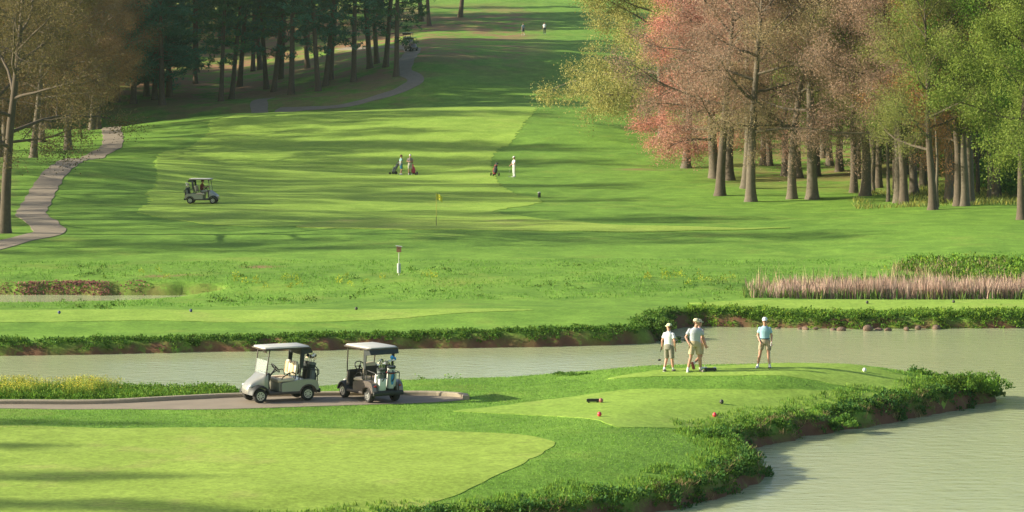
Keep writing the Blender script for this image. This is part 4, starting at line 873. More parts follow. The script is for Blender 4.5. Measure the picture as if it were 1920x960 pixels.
def clubs_in(bag, tl, n, label, group, seed, h=.86, woods=2, cover=None):
    r = random.Random(seed); mw = Matrix.Translation(bag.location) @ Matrix.Rotation(bag.rotation_euler[2], 4, 'Z') @ tl
    for i in range(n):
        a = i * 2.4; q = .085 * math.sqrt((i + .5) / n); bx, by = q * math.cos(a), q * math.sin(a); L = r.uniform(.14, .30)
        low = mw @ Vector((bx * .6, by * .6, h - .45)); top = mw @ Vector((bx * 1.4, by * 1.4, h + L))
        wood = i < woods; e = thing('golf_club', label, 'golf club', low, 0, group)
        bm = bmesh.new(); tube(bm, [(0, 0, 0), top - low], .008, 6); obj('shaft', bm, M['chrome'], e); t_ = top - low; bm = bmesh.new()
        if wood: ellipsoid(bm, t_ + Vector((.02, 0, .03)), (.06, .05, .065), 2); obj('head_cover', bm, cover or M['black'], e)
        else:
            rot = Matrix.Rotation(r.uniform(0, 6.28), 3, 'Z'); P1 = [t_ + rot @ Vector(v) for v in ((-.02, -.012, -.02), (-.02, .012, -.02), (-.02, .008, .02), (-.02, -.008, .02))]; P2 = [t_ + rot @ Vector(v) for v in ((.08, -.016, -.03), (.08, .016, -.03), (.08, .006, .045), (.08, -.006, .045))]
            loft(bm, [P1, P2]); obj('club_head', bm, M['chrome'], e)
def on(cart, v): return cart.matrix_basis @ Vector(v)
def local(cart): 
    mat = Matrix.Translation(cart.location) @ Matrix.Rotation(cart.rotation_euler[2], 4, 'Z'); return lambda v: mat @ Vector(v)

h_ = math.atan2
c1 = ground_pt(522, 88.0); c1.z += .016
cart1 = make_cart('silver golf cart with folded windscreen, parked nose to the left on the cart path', M['silver'], c1, h_(-.44, -.9))
c2 = ground_pt(693, 88.4); c2.z += .016
cart2 = make_cart('brownish pewter golf cart seen from behind, parked at the end of the cart path', M['pewter'], c2, h_(.84, -.54), shield=False)
c3 = hit(380, 382); c3.z += .03
cart3 = make_cart('grey golf cart driving to the right across the fairway', M['silver'], c3, h_(-.06, 1.0))
L = local(cart1); rz = cart1.rotation_euler[2]
b1, t1 = golf_bag(L((-1.0, 0.19, .405)), rz, 'bulky charcoal golf bag on the driver side of the silver cart', M['bagdark'], M['baggrey'], 8, h=.80)
clubs_in(b1, t1, 7, 'golf club standing in the charcoal bag on the driver side of the silver cart', 'clubs in the charcoal bag', 3, h=.80)
b2, t2 = golf_bag(L((-1.0, -0.19, .405)), rz, 'dark golf bag on the far side of the silver cart', M['bagdark'], M['black'], 8, h=.80)
clubs_in(b2, t2, 6, 'golf club standing in the dark far side bag of the silver cart', 'clubs in the dark far bag', 4, h=.80)
L = local(cart2); rz = cart2.rotation_euler[2]
b3, t3 = golf_bag(L((-1.0, 0.19, .405)), rz, 'dark grey golf bag with a pale pocket on the left of the pewter cart', M['baggrey'], M['bagdark'], 8, [(180, .02, .42, .30, M['bagwhite']), (90, .1, .55, .16, M['bagwhite']), (-100, .15, .6, .14, M['bagdark'])], h=.72)
clubs_in(b3, t3, 9, 'golf club with steel head in the dark grey bag on the pewter cart', 'clubs in the dark grey bag', 5, h=.72, woods=1)
b4, t4 = golf_bag(L((-1.0, -0.19, .405)), rz, 'white and blue golf bag strapped on the right of the pewter cart', M['bagwhite'], M['bagdark'], 8, [(-95, .12, .6, .14, M['bagwhite'])], h=.78, emblem=178)
clubs_in(b4, t4, 5, 'golf club with pale head cover in the white and blue bag', 'clubs in the white and blue bag', 6, h=.78, woods=3, cover=M['bagblue'])
bm = bmesh.new(); lathe(bm, [(.152, .56), (.156, .57), (.156, .60), (.152, .61)], 'Z', 20, close=False)
for vv in bm.verts: vv.co = t4 @ vv.co
obj('rack_strap', bm, M['red'], b4)
L = local(cart3); rz = cart3.rotation_euler[2]
b5, t5 = golf_bag(L((-1.0, -0.19, .405)), rz, 'black golf bag on the near side of the cart driving on the fairway', M['bagdark'], M['baggrey'], 8, h=.74)
clubs_in(b5, t5, 5, 'golf club with pale head cover in the black bag on the fairway cart', 'clubs in the black bag on the fairway cart', 8, h=.74, woods=4, cover=M['bagwhite'])
b6, t6 = golf_bag(L((-1.0, 0.19, .405)), rz, 'dark green golf bag on the far side of the fairway cart', M['baggrey'], M['bagdark'], 8, h=.74)
clubs_in(b6, t6, 4, 'golf club in the dark bag on the far side of the fairway cart', 'clubs in the far bag on the fairway cart', 9, h=.74)
# two carts parked high on the hill path
p4 = base_far(771, 96); p4.z += .03; dup(cart2, p4, h_(-.92, .35), 'front one of two dark golf carts parked high on the hill path', 'carts on the hill path')
p5 = base_far(765, 86); p5.z += .03; dup(cart2, p5, h_(-.92, .30), 'rear one of two golf carts parked high on the hill path beside the pine', 'carts on the hill path')

# ------------------------------------------------------------------ people
SKIN = plain('skin', (0.50, 0.255, 0.175), .55, 0, .08, 14)
def cloth(name, col): return plain(name, col, .9, 0, .10, 9, .006)
M['hair'] = plain('brown_hair', (0.10, 0.05, 0.028), .7, 0, .3, 20)
M['dark'] = plain('dark_glass', (0.015, 0.015, 0.018), .2, 0, .1, 5)
M['shoe'] = plain('shoe_white', (0.74, 0.74, 0.71), .6, 0, .06, 9); M['shoe_dark'] = plain('shoe_grey', (0.16, 0.14, 0.12), .6, 0, .1, 9); M['sole'] = plain('shoe_sole_red', (0.30, 0.075, 0.06), .7, 0, .1, 9)
M['eye'] = plain('eye_white', (.75, .72, .68), .3, 0, .03, 5)
def capsule(bm, p, q, r1, r2, k=12, flat=1.0, fl_axis=None):
    """tapered limb between two joints with round ends"""
    p, q = Vector(p), Vector(q); d = q - p; Lg = d.length; d.normalize(); A = d.orthogonal().normalized()
    if fl_axis is not None: A = (Vector(fl_axis) - d * Vector(fl_axis).dot(d)).normalized()
    B = d.cross(A); rings = []
    for t in (-80, -50, -20): rings.append((p + d * r1 * math.sin(R(t)), r1 * math.cos(R(t))))
    for t in (.33, .66): rings.append((p + d * Lg * t, r1 + (r2 - r1) * t))
    for t in (20, 50, 80): rings.append((q + d * r2 * math.sin(R(t)), r2 * math.cos(R(t))))
    loft(bm, [[c + (A * math.cos(j * 6.2832 / k) * flat + B * math.sin(j * 6.2832 / k)) * rd for j in range(k)] for c, rd in rings])
def frustum(bm, p, q, r1, r2, k=16, flat=1.0):
    p, q = Vector(p), Vector(q); d = (q - p).normalized(); A = d.orthogonal().normalized(); B = d.cross(A)
    loft(bm, [[c + (A * math.cos(j * 6.2832 / k) + B * math.sin(j * 6.2832 / k)) * rd for j in range(k)] for c, rd in ((p, r1), (p.lerp(q, .5), (r1 + r2) / 2 * 1.02), (q, r2))])
def melt(name, bm, mat, parent, voxel, smooth=4):
    """fuse overlapping volumes into one continuous skin"""
    bmesh.ops.recalc_face_normals(bm, faces=bm.faces); me = bpy.data.meshes.new(name); bm.to_mesh(me); bm.free(); o = link(bpy.data.objects.new(name, me))
    md = o.modifiers.new('r', 'REMESH'); md.mode = 'VOXEL'; md.voxel_size = voxel; s = o.modifiers.new('s', 'SMOOTH'); s.iterations = smooth; s.factor = .5
    dg = bpy.context.evaluated_depsgraph_get(); me2 = bpy.data.meshes.new_from_object(o.evaluated_get(dg)); bpy.data.objects.remove(o); bpy.data.meshes.remove(me); me2.name = name
    me2.materials.clear(); me2.materials.append(mat); me2.polygons.foreach_set('use_smooth', [True] * len(me2.polygons)); return link(bpy.data.objects.new(name, me2), parent)
BASE = dict(pelvis=(0, 0, .95), waist=(0, 0, 1.09), chest=(0, 0, 1.32), neck=(0, 0, 1.50), head=(0, -.015, 1.665), head_yaw=0, head_pitch=0,
  sh_l=(.168, 0, 1.40), el_l=(.235, .02, 1.14), wr_l=(.255, -.06, .89), sh_r=(-.168, 0, 1.40), el_r=(-.235, .02, 1.14), wr_r=(-.255, -.06, .89),
  hip_l=(.095, 0, .92), kn_l=(.11, -.02, .50), an_l=(.12, .02, .085), hip_r=(-.095, 0, .92), kn_r=(-.11, -.02, .50), an_r=(-.12, .02, .085), toe_l=(.03, -1, 0), toe_r=(-.03, -1, 0))
def person(label, loc, rotz, scale, pose, fit, hi=True, group=None):
    """body faces -Y; left side is +X"""
    J = {k: (Vector(v) if isinstance(v, tuple) else v) for k, v in {**BASE, **pose}.items()}; V = Vector
    e = thing('person', label, 'person', loc, rotz, group, scale); vx = .0075 if hi else .013; w = fit.get('build', 1.0)
    bm = bmesh.new()
    ax = (J['sh_l'] - J['sh_r']).normalized()
    def torso(bm, g):
        pts = [(J['pelvis'] + V((0, 0, -.09)), .150, .105), (J['pelvis'], .168, .118), (J['waist'], .152, .108), (J['waist'].lerp(J['chest'], .5), .160, .112), (J['chest'], .180, .120), (J['chest'].lerp(J['neck'], .52), .158, .105), (J['chest'].lerp(J['neck'], .72), .115, .088), (J['neck'] + V((0, 0, -.02)), .075, .070)]
        hx = (J['hip_l'] - J['hip_r']).normalized(); rings = []
        for i, (c, rx, ry) in enumerate(pts):
            a = hx.lerp(ax, i / 7).normalized(); b_ = V((0, 0, 1)).cross(a).normalized(); rings.append([c + a * math.cos(j * 6.2832 / 20) * (rx * w + g) + b_ * math.sin(j * 6.2832 / 20) * (ry * w + g) for j in range(20)])
        loft(bm, rings)
    torso(bm, 0)
    hd = Matrix.Translation(J['head']) @ Matrix.Rotation(J['head_yaw'], 4, 'Z') @ Matrix.Rotation(J['head_pitch'], 4, 'X'); H = lambda *v: hd @ V(v); hr = hd.to_3x3()
    capsule(bm, J['neck'] - V((0, 0, .05)), J['head'] - V((0, -.01, .06)), .062, .055)
    ellipsoid(bm, H(0, .012, .03), (.078, .098, .098), 3, hr); ellipsoid(bm, H(0, -.028, -.045), (.058, .062, .072), 3, hr)      # skull, jaw
    ellipsoid(bm, H(0, -.098, -.018), (.013, .020, .026), 2, hr); ellipsoid(bm, H(0, -.082, -.068), (.026, .014, .011), 2, hr)      # nose, lips
    ellipsoid(bm, H(0, -.085, .022), (.05, .016, .010), 2, hr); ellipsoid(bm, H(0, -.07, -.10), (.028, .022, .018), 2, hr)           # brow, chin
    for s in (-1, 1): ellipsoid(bm, H(s * .080, .01, -.012), (.012, .024, .034), 2, hr)                                             # ears
    hands = {}
    for sd, s in (('l', 1), ('r', -1)):
        sh, el, wr = J['sh_' + sd], J['el_' + sd], J['wr_' + sd]
        capsule(bm, sh, el, .048 * w, .041); capsule(bm, el, wr, .042, .027); d = (wr - el).normalized(); fd = (d + V(J.get('hand_' + sd, (0, 0, 0)))).normalized()
        side_ = V((0, -1, 0)) if abs(fd.y) < .8 else V((0, 0, 1)); side_ = (side_ - fd * side_.dot(fd)).normalized(); nrm = fd.cross(side_) * s      # across the knuckles / out of the back of the hand
        palm = wr + fd * .055; capsule(bm, wr, wr + fd * .075, .026, .034, 10, .55, nrm); curl = J.get('curl_' + sd, .35)
        for i, (o_, ln) in enumerate(((.029, .072), (.010, .082), (-.010, .076), (-.028, .060))):
            a = wr + fd * .088 + side_ * o_; k1 = (fd - nrm * s * 0 + (-nrm) * curl * .8).normalized(); b_ = a + k1 * ln * .5; k2 = (fd * (1 - curl) + (-nrm) * curl * 1.6).normalized()
            capsule(bm, a - fd * .02, b_, .0105, .0098, 8); capsule(bm, b_, b_ + k2 * ln * .5, .0098, .0085, 8)
        tb = wr + fd * .03 + side_ * .024; tm = tb + (side_ * .8 + fd * .7).normalized() * .036; capsule(bm, tb, tm, .0135, .0115, 8); capsule(bm, tm, tm + (fd + side_ * .15 - nrm * curl).normalized() * .032, .0115, .0095, 8)
        hands[sd] = (wr, fd, side_, nrm)
        hip, kn, an = J['hip_' + sd], J['kn_' + sd], J['an_' + sd]
        capsule(bm, hip, kn, .088 * w, .057); capsule(bm, kn, kn.lerp(an, .35), .055, .057); capsule(bm, kn.lerp(an, .35), an, .057, .036); td = V(J['toe_' + sd]).normalized(); capsule(bm, an + V((0, 0, -.035)), an + td * .15 + V((0, 0, -.05)), .036, .03, 10)
    melt('body', bm, SKIN, e, vx, 5)
    for s in (-1, 1):
        if not fit.get('shades'):
            bm = bmesh.new(); ellipsoid(bm, H(s * .030, -.083, .008), (.013, .009, .008), 2, hr); o = obj('eye', bm, M['eye'], e); bm = bmesh.new(); ellipsoid(bm, H(s * .030, -.0905, .008), (.006, .003, .006), 1, hr); obj('iris', bm, M['dark'], o)
    if fit.get('shades'):
        bm = bmesh.new()
        for s in (-1, 1): ellipsoid(bm, H(s * .034, -.092, .008), (.031, .012, .021), 2, hr); tube(bm, [H(s * .06, -.085, .014), H(s * .082, -.01, .008)], .004, 6)
        tube(bm, [H(-.03, -.1, .014), H(.03, -.1, .014)], .004, 6); obj('sunglasses', bm, M['dark'], e)
    # hair, cap
    bm = bmesh.new(); ellipsoid(bm, H(0, .026, .036), (.084, .100, .094), 3, hr); inv = hd.inverted()
    bmesh.ops.delete(bm, geom=[f for f in bm.faces if (inv @ f.calc_center_median()).y < -.035 or (inv @ f.calc_center_median()).z < -.05], context='FACES'); hair = obj('hair', bm, fit.get('hair', M['hair']), e)
    if fit.get('cap'):
        bm = bmesh.new(); rings = []
        for z, rr in ((.045, 1.0), (.075, 1.0), (.105, .90), (.128, .68), (.14, .36), (.143, .05)): rings.append([H(.091 * rr * math.cos(a), .012 + .109 * rr * math.sin(a), z) for a in [k * 6.2832 / 24 for k in range(24)]])
        loft(bm, rings); cp = obj('cap', bm, fit['cap'], e); bm = bmesh.new()
        top = [H(.088 * math.cos(a) * (1 - .1 * q), -.02 - (.07 + .085 * q) * math.sin(a), .055 - .018 * q - .012 * abs(math.cos(a)) * q) for q in (0, 1) for a in [math.pi * k / 12 for k in range(13)]]
        A_ = [bm.verts.new(p) for p in top]; B_ = [bm.verts.new(p + hr @ V((0, 0, -.006))) for p in top]
        for k in range(12): bm.faces.new((A_[k], A_[k + 1], A_[k + 14], A_[k + 13])); bm.faces.new((B_[k + 1], B_[k], B_[k + 13], B_[k + 14])); bm.faces.new((A_[k + 13], A_[k + 14], B_[k + 14], B_[k + 13]))
        obj('brim', bm, fit['cap'], cp)
    # shirt
    bm = bmesh.new(); torso(bm, .018); slv = fit.get('sleeve', .62)
    for sd in 'lr':
        sh, el, wr = J['sh_' + sd], J['el_' + sd], J['wr_' + sd]; ellipsoid(bm, sh + V((0, 0, -.004)), (.068 * w,) * 3, 2)
        if slv <= 1: frustum(bm, sh + V((0, 0, -.012)), sh.lerp(el, slv), .060 * w, .069 * w)
        else: capsule(bm, sh, el, .072 * w, .058); frustum(bm, el, el.lerp(wr, .95), .056, .042)
    sho = melt('shirt', bm, fit['shirt'], e, .011 if hi else .016, 3)
    bm = bmesh.new(); nb = J['neck']; loft(bm, [[nb + V((math.cos(a) * .078, math.sin(a) * .072 - .004, -.02 - .03 * max(0, -math.sin(a)))) for a in [k * 6.2832 / 18 for k in range(18)]], [nb + V((math.cos(a) * .070, math.sin(a) * .066 - .004, .022 - .035 * max(0, -math.sin(a)))) for a in [k * 6.2832 / 18 for k in range(18)]]], cap=False); obj('collar', bm, fit['shirt'], sho)
    # trousers or shorts
    bm = bmesh.new(); rings = []; hx = (J['hip_l'] - J['hip_r']).normalized(); hb = V((0, 0, 1)).cross(hx).normalized()
    for c, rx, ry in ((J['waist'] + V((0, 0, -.03)), .172, .128), (J['pelvis'], .186, .138), (J['pelvis'] + V((0, 0, -.11)), .165, .125)): rings.append([c + hx * math.cos(j * 6.2832 / 20) * rx * w + hb * math.sin(j * 6.2832 / 20) * ry * w for j in range(20)])
    loft(bm, rings); ln = fit.get('leg', .86)
    for sd in 'lr':
        hip, kn, an = J['hip_' + sd], J['kn_' + sd], J['an_' + sd]
        if ln <= 1: capsule(bm, hip, hip.lerp(kn, .3), .105 * w, .10 * w); frustum(bm, hip.lerp(kn, .1), hip.lerp(kn, ln), .103 * w, .094 * w)
        else: capsule(bm, hip, kn, .104 * w, .076); frustum(bm, kn, kn.lerp(an, .97), .075, .06)
    melt('trousers' if ln > 1 else 'shorts', bm, fit['legs'], e, .011 if hi else .016, 3)
    if fit.get('belt'):
        bm = bmesh.new(); c = J['waist'] + V((0, 0, -.045)); loft(bm, [[c + V((0, 0, dz)) + hx * math.cos(j * 6.2832 / 20) * .180 * w + hb * math.sin(j * 6.2832 / 20) * .136 * w for j in range(20)] for dz in (-.018, .018)]); obj('belt', bm, fit['belt'], e)
    for sd in 'lr':                            # socks and shoes
        an, kn = J['an_' + sd], J['kn_' + sd]; td = V(J['toe_' + sd]).normalized(); up = (kn - an).normalized()
        bm = bmesh.new(); frustum(bm, an - up * .02, an + up * .075, .041, .042); obj('sock', bm, fit.get('sock', M['shoe']), e)
        bm = bmesh.new(); dn = V((0, 0, -1)) if abs(td.z) < .5 else (td.cross(hx) if td.cross(hx).y > 0 else -td.cross(hx)); dn.normalize()
        h0 = an + dn * .035 - td * .035; capsule(bm, h0, an + dn * .045 + td * .15, .045, .040, 12); capsule(bm, an + dn * .06 - td * .04, an + dn * .06 + td * .165, .036, .036, 12); sh = melt('shoe', bm, fit.get('shoe_' + sd, fit['shoe']), e, .009 if hi else .014, 3)
        bm = bmesh.new(); so2 = an + dn * .082 + td * .06; q_ = Matrix((td, td.cross(dn), -dn)).transposed(); box(bm, so2, (.27, .075, .018), q_); obj('sole', bm, fit.get('sole', M['shoe']), sh, bevel=.008)
    if fit.get('glove'):
        wr, fd, side_, nrm = hands[fit['glove']]; bm = bmesh.new(); capsule(bm, wr, wr + fd * .08, .032, .041, 10, .62, nrm); ellipsoid(bm, wr + fd * .115 - nrm * .012, (.04, .03, .045), 2); melt('glove', bm, M['shoe'], e, .008, 3)
    mw = Matrix.Translation(Vector(loc)) @ Matrix.Rotation(rotz, 4, 'Z') @ Matrix.Scale(scale, 4); return e, (lambda v: mw @ V(v))
white = cloth('white_polo', (.72, .73, .74)); greyp = cloth('grey_polo', (.44, .46, .50)); bluep = cloth('pale_blue_polo', (.31, .50, .58)); khaki = cloth('khaki_cotton', (.50, .40, .25)); grays = cloth('grey_cotton', (.235, .215, .17)); olive = cloth('olive_khaki', (.36, .295, .20))
capw = cloth('white_cap', (.74, .75, .72)); capl = cloth('pale_lime_cap', (.62, .68, .42)); capk = cloth('khaki_cap', (.55, .50, .34)); pinkp = cloth('pale_pink_polo', (.62, .48, .48)); teal = cloth('teal_shorts', (.03, .16, .24)); seag = cloth('sea_green_polo', (.26, .42, .42)); maroon = cloth('maroon_polo', (.16, .02, .025)); plaid = cloth('grey_plaid_polo', (.30, .24, .24)); whitet = cloth('white_trousers', (.70, .70, .67)); stone = cloth('stone_shorts', (.52, .50, .42))
p = hit(1254, 697)
G1, W1 = person('golfer in white polo, grey shorts and lime cap walking away from the viewer', p, R(152), .93, dict(
  head_yaw=R(75), el_l=(.255, .03, 1.15), wr_l=(.29, -.03, .90), el_r=(-.26, .05, 1.15), wr_r=(-.24, -.03, .90), kn_l=(.12, -.08, .50), an_l=(.14, .10, .095), toe_l=(.1, -1, -.05), kn_r=(-.12, -.03, .50), an_r=(-.13, -.10, .085), curl_l=.9),
  dict(shirt=white, legs=grays, cap=capl, shoe=M['shoe_dark'], leg=.98, sole=M['shoe'], sock=M['shoe']))
a = W1((.30, -.05, .82)); golf_club(W1((.285, -.02, 1.0)), W1((.42, .03, .42)), True, 'golf club hanging from the left hand of the golfer in white')
p = hit(1303, 697.5)
G2, W2 = person('tall golfer in grey polo and khaki shorts looking over his shoulder to the right', p, R(12), 1.035, dict(
  head_yaw=R(62), el_r=(-.30, .06, 1.16), wr_r=(-.24, -.10, .97), sh_r=(-.172, .02, 1.40), sh_l=(.178, -.03, 1.39), chest=(.01, -.02, 1.32), neck=(.02, -.04, 1.50), head=(.045, -.06, 1.66), el_l=(.30, .03, 1.15), wr_l=(.345, -.10, .93), hip_l=(.10, 0, .92), kn_l=(.14, -.04, .50), an_l=(.21, .02, .085), kn_r=(-.15, -.02, .50), an_r=(-.24, .02, .085), toe_r=(-.35, -1, 0), toe_l=(.25, -1, 0), curl_r=.8, curl_l=.8),
  dict(shirt=greyp, legs=khaki, cap=capk, shoe=M['shoe'], shoe_l=M['shoe_dark'], leg=.78, build=1.06))
p3 = ground_pt(1311, 92.7)
G3, W3 = person('golfer walking off half hidden behind the tall golfer in grey, one red sole raised', p3, R(125), .98, dict(
  head_yaw=0, el_l=(.27, -.06, 1.16), wr_l=(.24, -.26, .98), el_r=(-.27, .10, 1.16), wr_r=(-.27, -.02, .92), kn_l=(.10, -.12, .52), an_l=(.10, -.16, .085), kn_r=(-.10, .0, .50), an_r=(-.10, .34, .26), toe_r=(0, -.35, -1), curl_l=.9),
  dict(shirt=pinkp, legs=khaki, cap=capk, shoe=M['shoe'], sole=M['sole'], shoe_r=M['sole'], leg=.82))
golf_club(W3((.235, -.33, .98)), W3((.20, -.42, .03)), False, 'golf club held upright like a cane by the half hidden golfer')
p = hit(1434, 690)
G4, W4 = person('golfer in pale blue polo, white cap and sunglasses standing alone on the tee', p, R(-6), .985, dict(
  head_yaw=R(-8), el_l=(.24, .03, 1.15), wr_l=(.235, -.10, .92), el_r=(-.25, .04, 1.15), wr_r=(-.15, -.15, .90), kn_l=(.13, -.03, .50), an_l=(.17, .02, .085), kn_r=(-.17, -.02, .50), an_r=(-.25, .03, .085), toe_r=(-.3, -1, 0), toe_l=(.2, -1, 0), hip_r=(-.10, 0, .92), hand_l=(-.1, -.1, -.3), curl_l=.9, curl_r=.6),
  dict(shirt=bluep, legs=olive, cap=capw, shades=True, shoe=M['shoe'], leg=.66, belt=M['bagdark'], glove='l'))
golf_club(W4((.235, -.16, .90)), W4((.13, -.24, .03)), True, 'golf club resting on the tee in the gloved hand of the golfer in blue')
# golfers on the fairway
p = hit(752, 328)
G5, W5 = person('fairway golfer in sea green shirt and teal shorts pulling a grey trolley', p, R(115), 1.0, dict(el_l=(.26, .05, 1.15), wr_l=(.24, .05, .95), el_r=(-.28, .12, 1.16), wr_r=(-.34, .20, .95), kn_l=(.1, -.06, .5), an_l=(.1, -.08, .085), an_r=(-.1, .12, .09)), dict(shirt=seag, legs=teal, shoe=M['shoe'], leg=.9, cap=cloth('maroon_cap', (.20, .05, .05))), False)
p = hit(769, 328)
G6, W6 = person('fairway golfer in white cap and grey plaid shirt standing behind a pink golf bag', p, R(5), 1.03, dict(el_l=(.27, -.06, 1.18), wr_l=(.06, -.24, 1.15), el_r=(-.27, -.06, 1.18), wr_r=(-.04, -.25, 1.18)), dict(shirt=plaid, legs=stone, cap=capw, shoe=M['shoe'], leg=.9), False)
p = hit(964, 332)
G7, W7 = person('golfer dressed all in white standing on the rough beside a black trolley', p, R(-65), 1.02, dict(el_l=(.26, -.10, 1.15), wr_l=(.12, -.32, 1.05), el_r=(-.26, -.10, 1.15), wr_r=(-.10, -.32, 1.03), head_pitch=R(8)), dict(shirt=white, legs=whitet, cap=capw, shoe=M['shoe'], leg=1.5), False)
golf_club(W7((0, -.36, 1.02)), W7((.0, -.50, .04)), False, 'golf club held in both hands by the golfer all in white')
def trolley(label, blabel, loc, rotz, bagm, trim, seed, cl, cg):
    e = thing('golf_trolley', label, 'golf trolley', loc, rotz); bm = bmesh.new()
    tube(bm, [(-.10, 0, .10), (.10, 0, .55), (.42, 0, 1.02), (.62, 0, 1.06)], .022); tube(bm, [(.0, -.36, .15), (.02, 0, .30), (.0, .36, .15)], .02); tube(bm, [(-.10, 0, .10), (-.42, 0, .12)], .018); obj('frame', bm, M['black'], e)
    bm = bmesh.new(); tube(bm, [(.62, -.09, 1.06), (.62, .09, 1.06)], .022); obj('handle', bm, M['black'], e)
    for x, y, rd in ((0, .38, .15), (0, -.38, .15), (-.44, 0, .11)):
        bm = bmesh.new(); lathe(bm, [(rd * .6, -.025), (rd * .95, -.028), (rd, 0), (rd * .95, .028), (rd * .6, .025)], 'Y', 18, (x, y, rd), False); w_ = obj('wheel', bm, M['rubber'], e); bm = bmesh.new(); lathe(bm, [(.002, -.015), (rd * .62, -.02), (rd * .62, .02), (.002, .015)], 'Y', 14, (x, y, rd)); obj('rim', bm, M['black'], w_)
    Lc = local(e); b_, tl_ = golf_bag(Lc((-.13, 0, .17)), rotz, blabel, bagm, trim, -30, [(180, .10, .52, .24, bagm), (95, .15, .6, .16, trim), (-95, .15, .6, .16, bagm)], h=.84); clubs_in(b_, tl_, 5, cl, cg, seed, h=.84, woods=3); return e
trolley('three wheeled trolley with grey bag, leftmost on the fairway', 'grey and black golf bag on the leftmost fairway trolley', hit(740, 327), R(20), M['baggrey'], M['bagdark'], 11, 'golf club in the grey bag of the leftmost trolley', 'clubs in the grey trolley bag')
trolley('three wheeled trolley with pink bag in front of the golfer in plaid', 'pink golf bag on the middle fairway trolley', hit(775, 328), R(120), M['bagpink'], M['bagpink'], 12, 'golf club in the pink bag', 'clubs in the pink trolley bag')
trolley('three wheeled black trolley standing alone left of the golfer in white', 'black and red golf bag on the lone trolley', hit(928, 330), R(70), M['bagdark'], M['red'], 13, 'golf club in the black bag of the lone trolley', 'clubs in the black trolley bag')
# golfers far up the hill, and the driver
for i, (px, Y, rz, lab, sh, lg) in enumerate([(981, 392, 200, 'distant golfer in blue grey walking up the shaded hill', cloth('slate_polo', (.20, .26, .32)), cloth('dark_shorts', (.10, .11, .12))), (1021, 394, 170, 'distant golfer in a pale shirt half hidden by the yellow-green boughs', white, cloth('black_trousers', (.03, .04, .04)))]):
    person(lab, ground_pt(px, Y), R(rz), 1.0, dict(an_l=(.12, -.14, .085), kn_l=(.11, -.1, .5), an_r=(-.12, .16, .1)), dict(shirt=sh, legs=lg, shoe=M['shoe_dark'], leg=1.4 if i else .95), False)
L = local(cart3); rz = cart3.rotation_euler[2]
sit = dict(pelvis=(0, 0, .10), waist=(0, .03, .24), chest=(0, .03, .47), neck=(0, .0, .65), head=(0, -.03, .815), sh_l=(.19, .0, .58), sh_r=(-.19, .0, .58), hip_l=(.10, -.02, .08), hip_r=(-.10, -.02, .08), kn_l=(.13, -.46, .12), kn_r=(-.13, -.46, .12), an_l=(.13, -.56, -.32), an_r=(-.13, -.50, -.32), el_l=(.25, -.14, .36), wr_l=(.12, -.40, .40), el_r=(-.25, -.14, .36), wr_r=(-.12, -.40, .40), curl_l=.9, curl_r=.9)
person('driver in a maroon shirt seated in the cart on the fairway', L((-.08, .26, .77)), rz + R(90), 1.0, sit, dict(shirt=maroon, legs=stone, shoe=M['shoe'], leg=.9, cap=maroon), False)
sit2 = dict(sit, el_l=(.25, -.05, .34), wr_l=(.14, -.30, .20), el_r=(-.25, -.05, .34), wr_r=(-.14, -.30, .20))

# ------------------------------------------------------------------ course furniture
M['flag'] = plain('yellow_flag', (.68, .66, .05), .8, 0, .05, 4); M['pole'] = plain('flag_pole', (.55, .50, .10), .4, 0, .05, 4)
f = hit(818, 424.5); e = thing('flagstick', 'yellow flag on a thin pole standing on the far putting green', 'golf flag', f)
bm = bmesh.new(); tube(bm, [(0, 0, -.05), (0, 0, 2.13)], .016, 8); obj('pole', bm, M['pole'], e)
bm = bmesh.new(); tube(bm, [(0, 0, -.02), (0, 0, .62)], .018, 8); obj('pole_base', bm, M['post'], e)
bm = bmesh.new(); rings = []
for i in range(13):
    t_ = i / 12; x = .40 * t_; y = .05 * math.sin(t_ * 7); rings.append([(x, y - .004, 2.12 - .22 * t_ * t_), (x, y + .004, 2.12 - .22 * t_ * t_), (x, y + .004, 1.74 - .26 * t_ * t_ + .06 * t_), (x, y - .004, 1.74 - .26 * t_ * t_ + .06 * t_)])
loft(bm, rings); fl_ = obj('flag', bm, M['flag'], e)
bm = bmesh.new(); lathe(bm, [(.001, -.012), (.03, -.012), (.03, .012), (.001, .012)], 'Y', 12, (.22, .05 * math.sin(.55 * 7), 1.88)); obj('spot', bm, M['black'], fl_)
bz = hit(748, 516); e = thing('birdhouse', 'reddish wooden birdhouse on a thin pole with a grey guard in the meadow', 'birdhouse', bz)
bm = bmesh.new(); tube(bm, [(0, 0, -.05), (0, 0, 1.25)], .022, 8); obj('pole', bm, M['roof'], e)
bm = bmesh.new(); lathe(bm, [(.09, .12), (.10, .12), (.10, .62), (.09, .62)], 'Z', 16); obj('predator_guard', bm, M['baggrey'], e); e.children[-1].data.materials[0] = plain('galvanised', (.42, .46, .44), .5, .3, .1, 4)
bm = bmesh.new(); extrude(bm, [(-.12, 1.22), (.12, 1.22), (.12, 1.50), (-.12, 1.54)], -.11, .11); hb_ = obj('box', bm, plain('cedar', (.34, .15, .10), .8, 0, .2, 8), e, bevel=.006)
bm = bmesh.new(); lathe(bm, [(.001, -.004), (.022, -.004), (.022, .004), (.001, .004)], 'Y', 12, (0, -.113, 1.42)); obj('entrance_hole', bm, M['black'], hb_)
bm = bmesh.new(); extrude(bm, [(-.17, 1.545), (.17, 1.495), (.17, 1.52), (-.17, 1.57)], -.16, .16); obj('roof', bm, M['roof'], e, smooth=False)
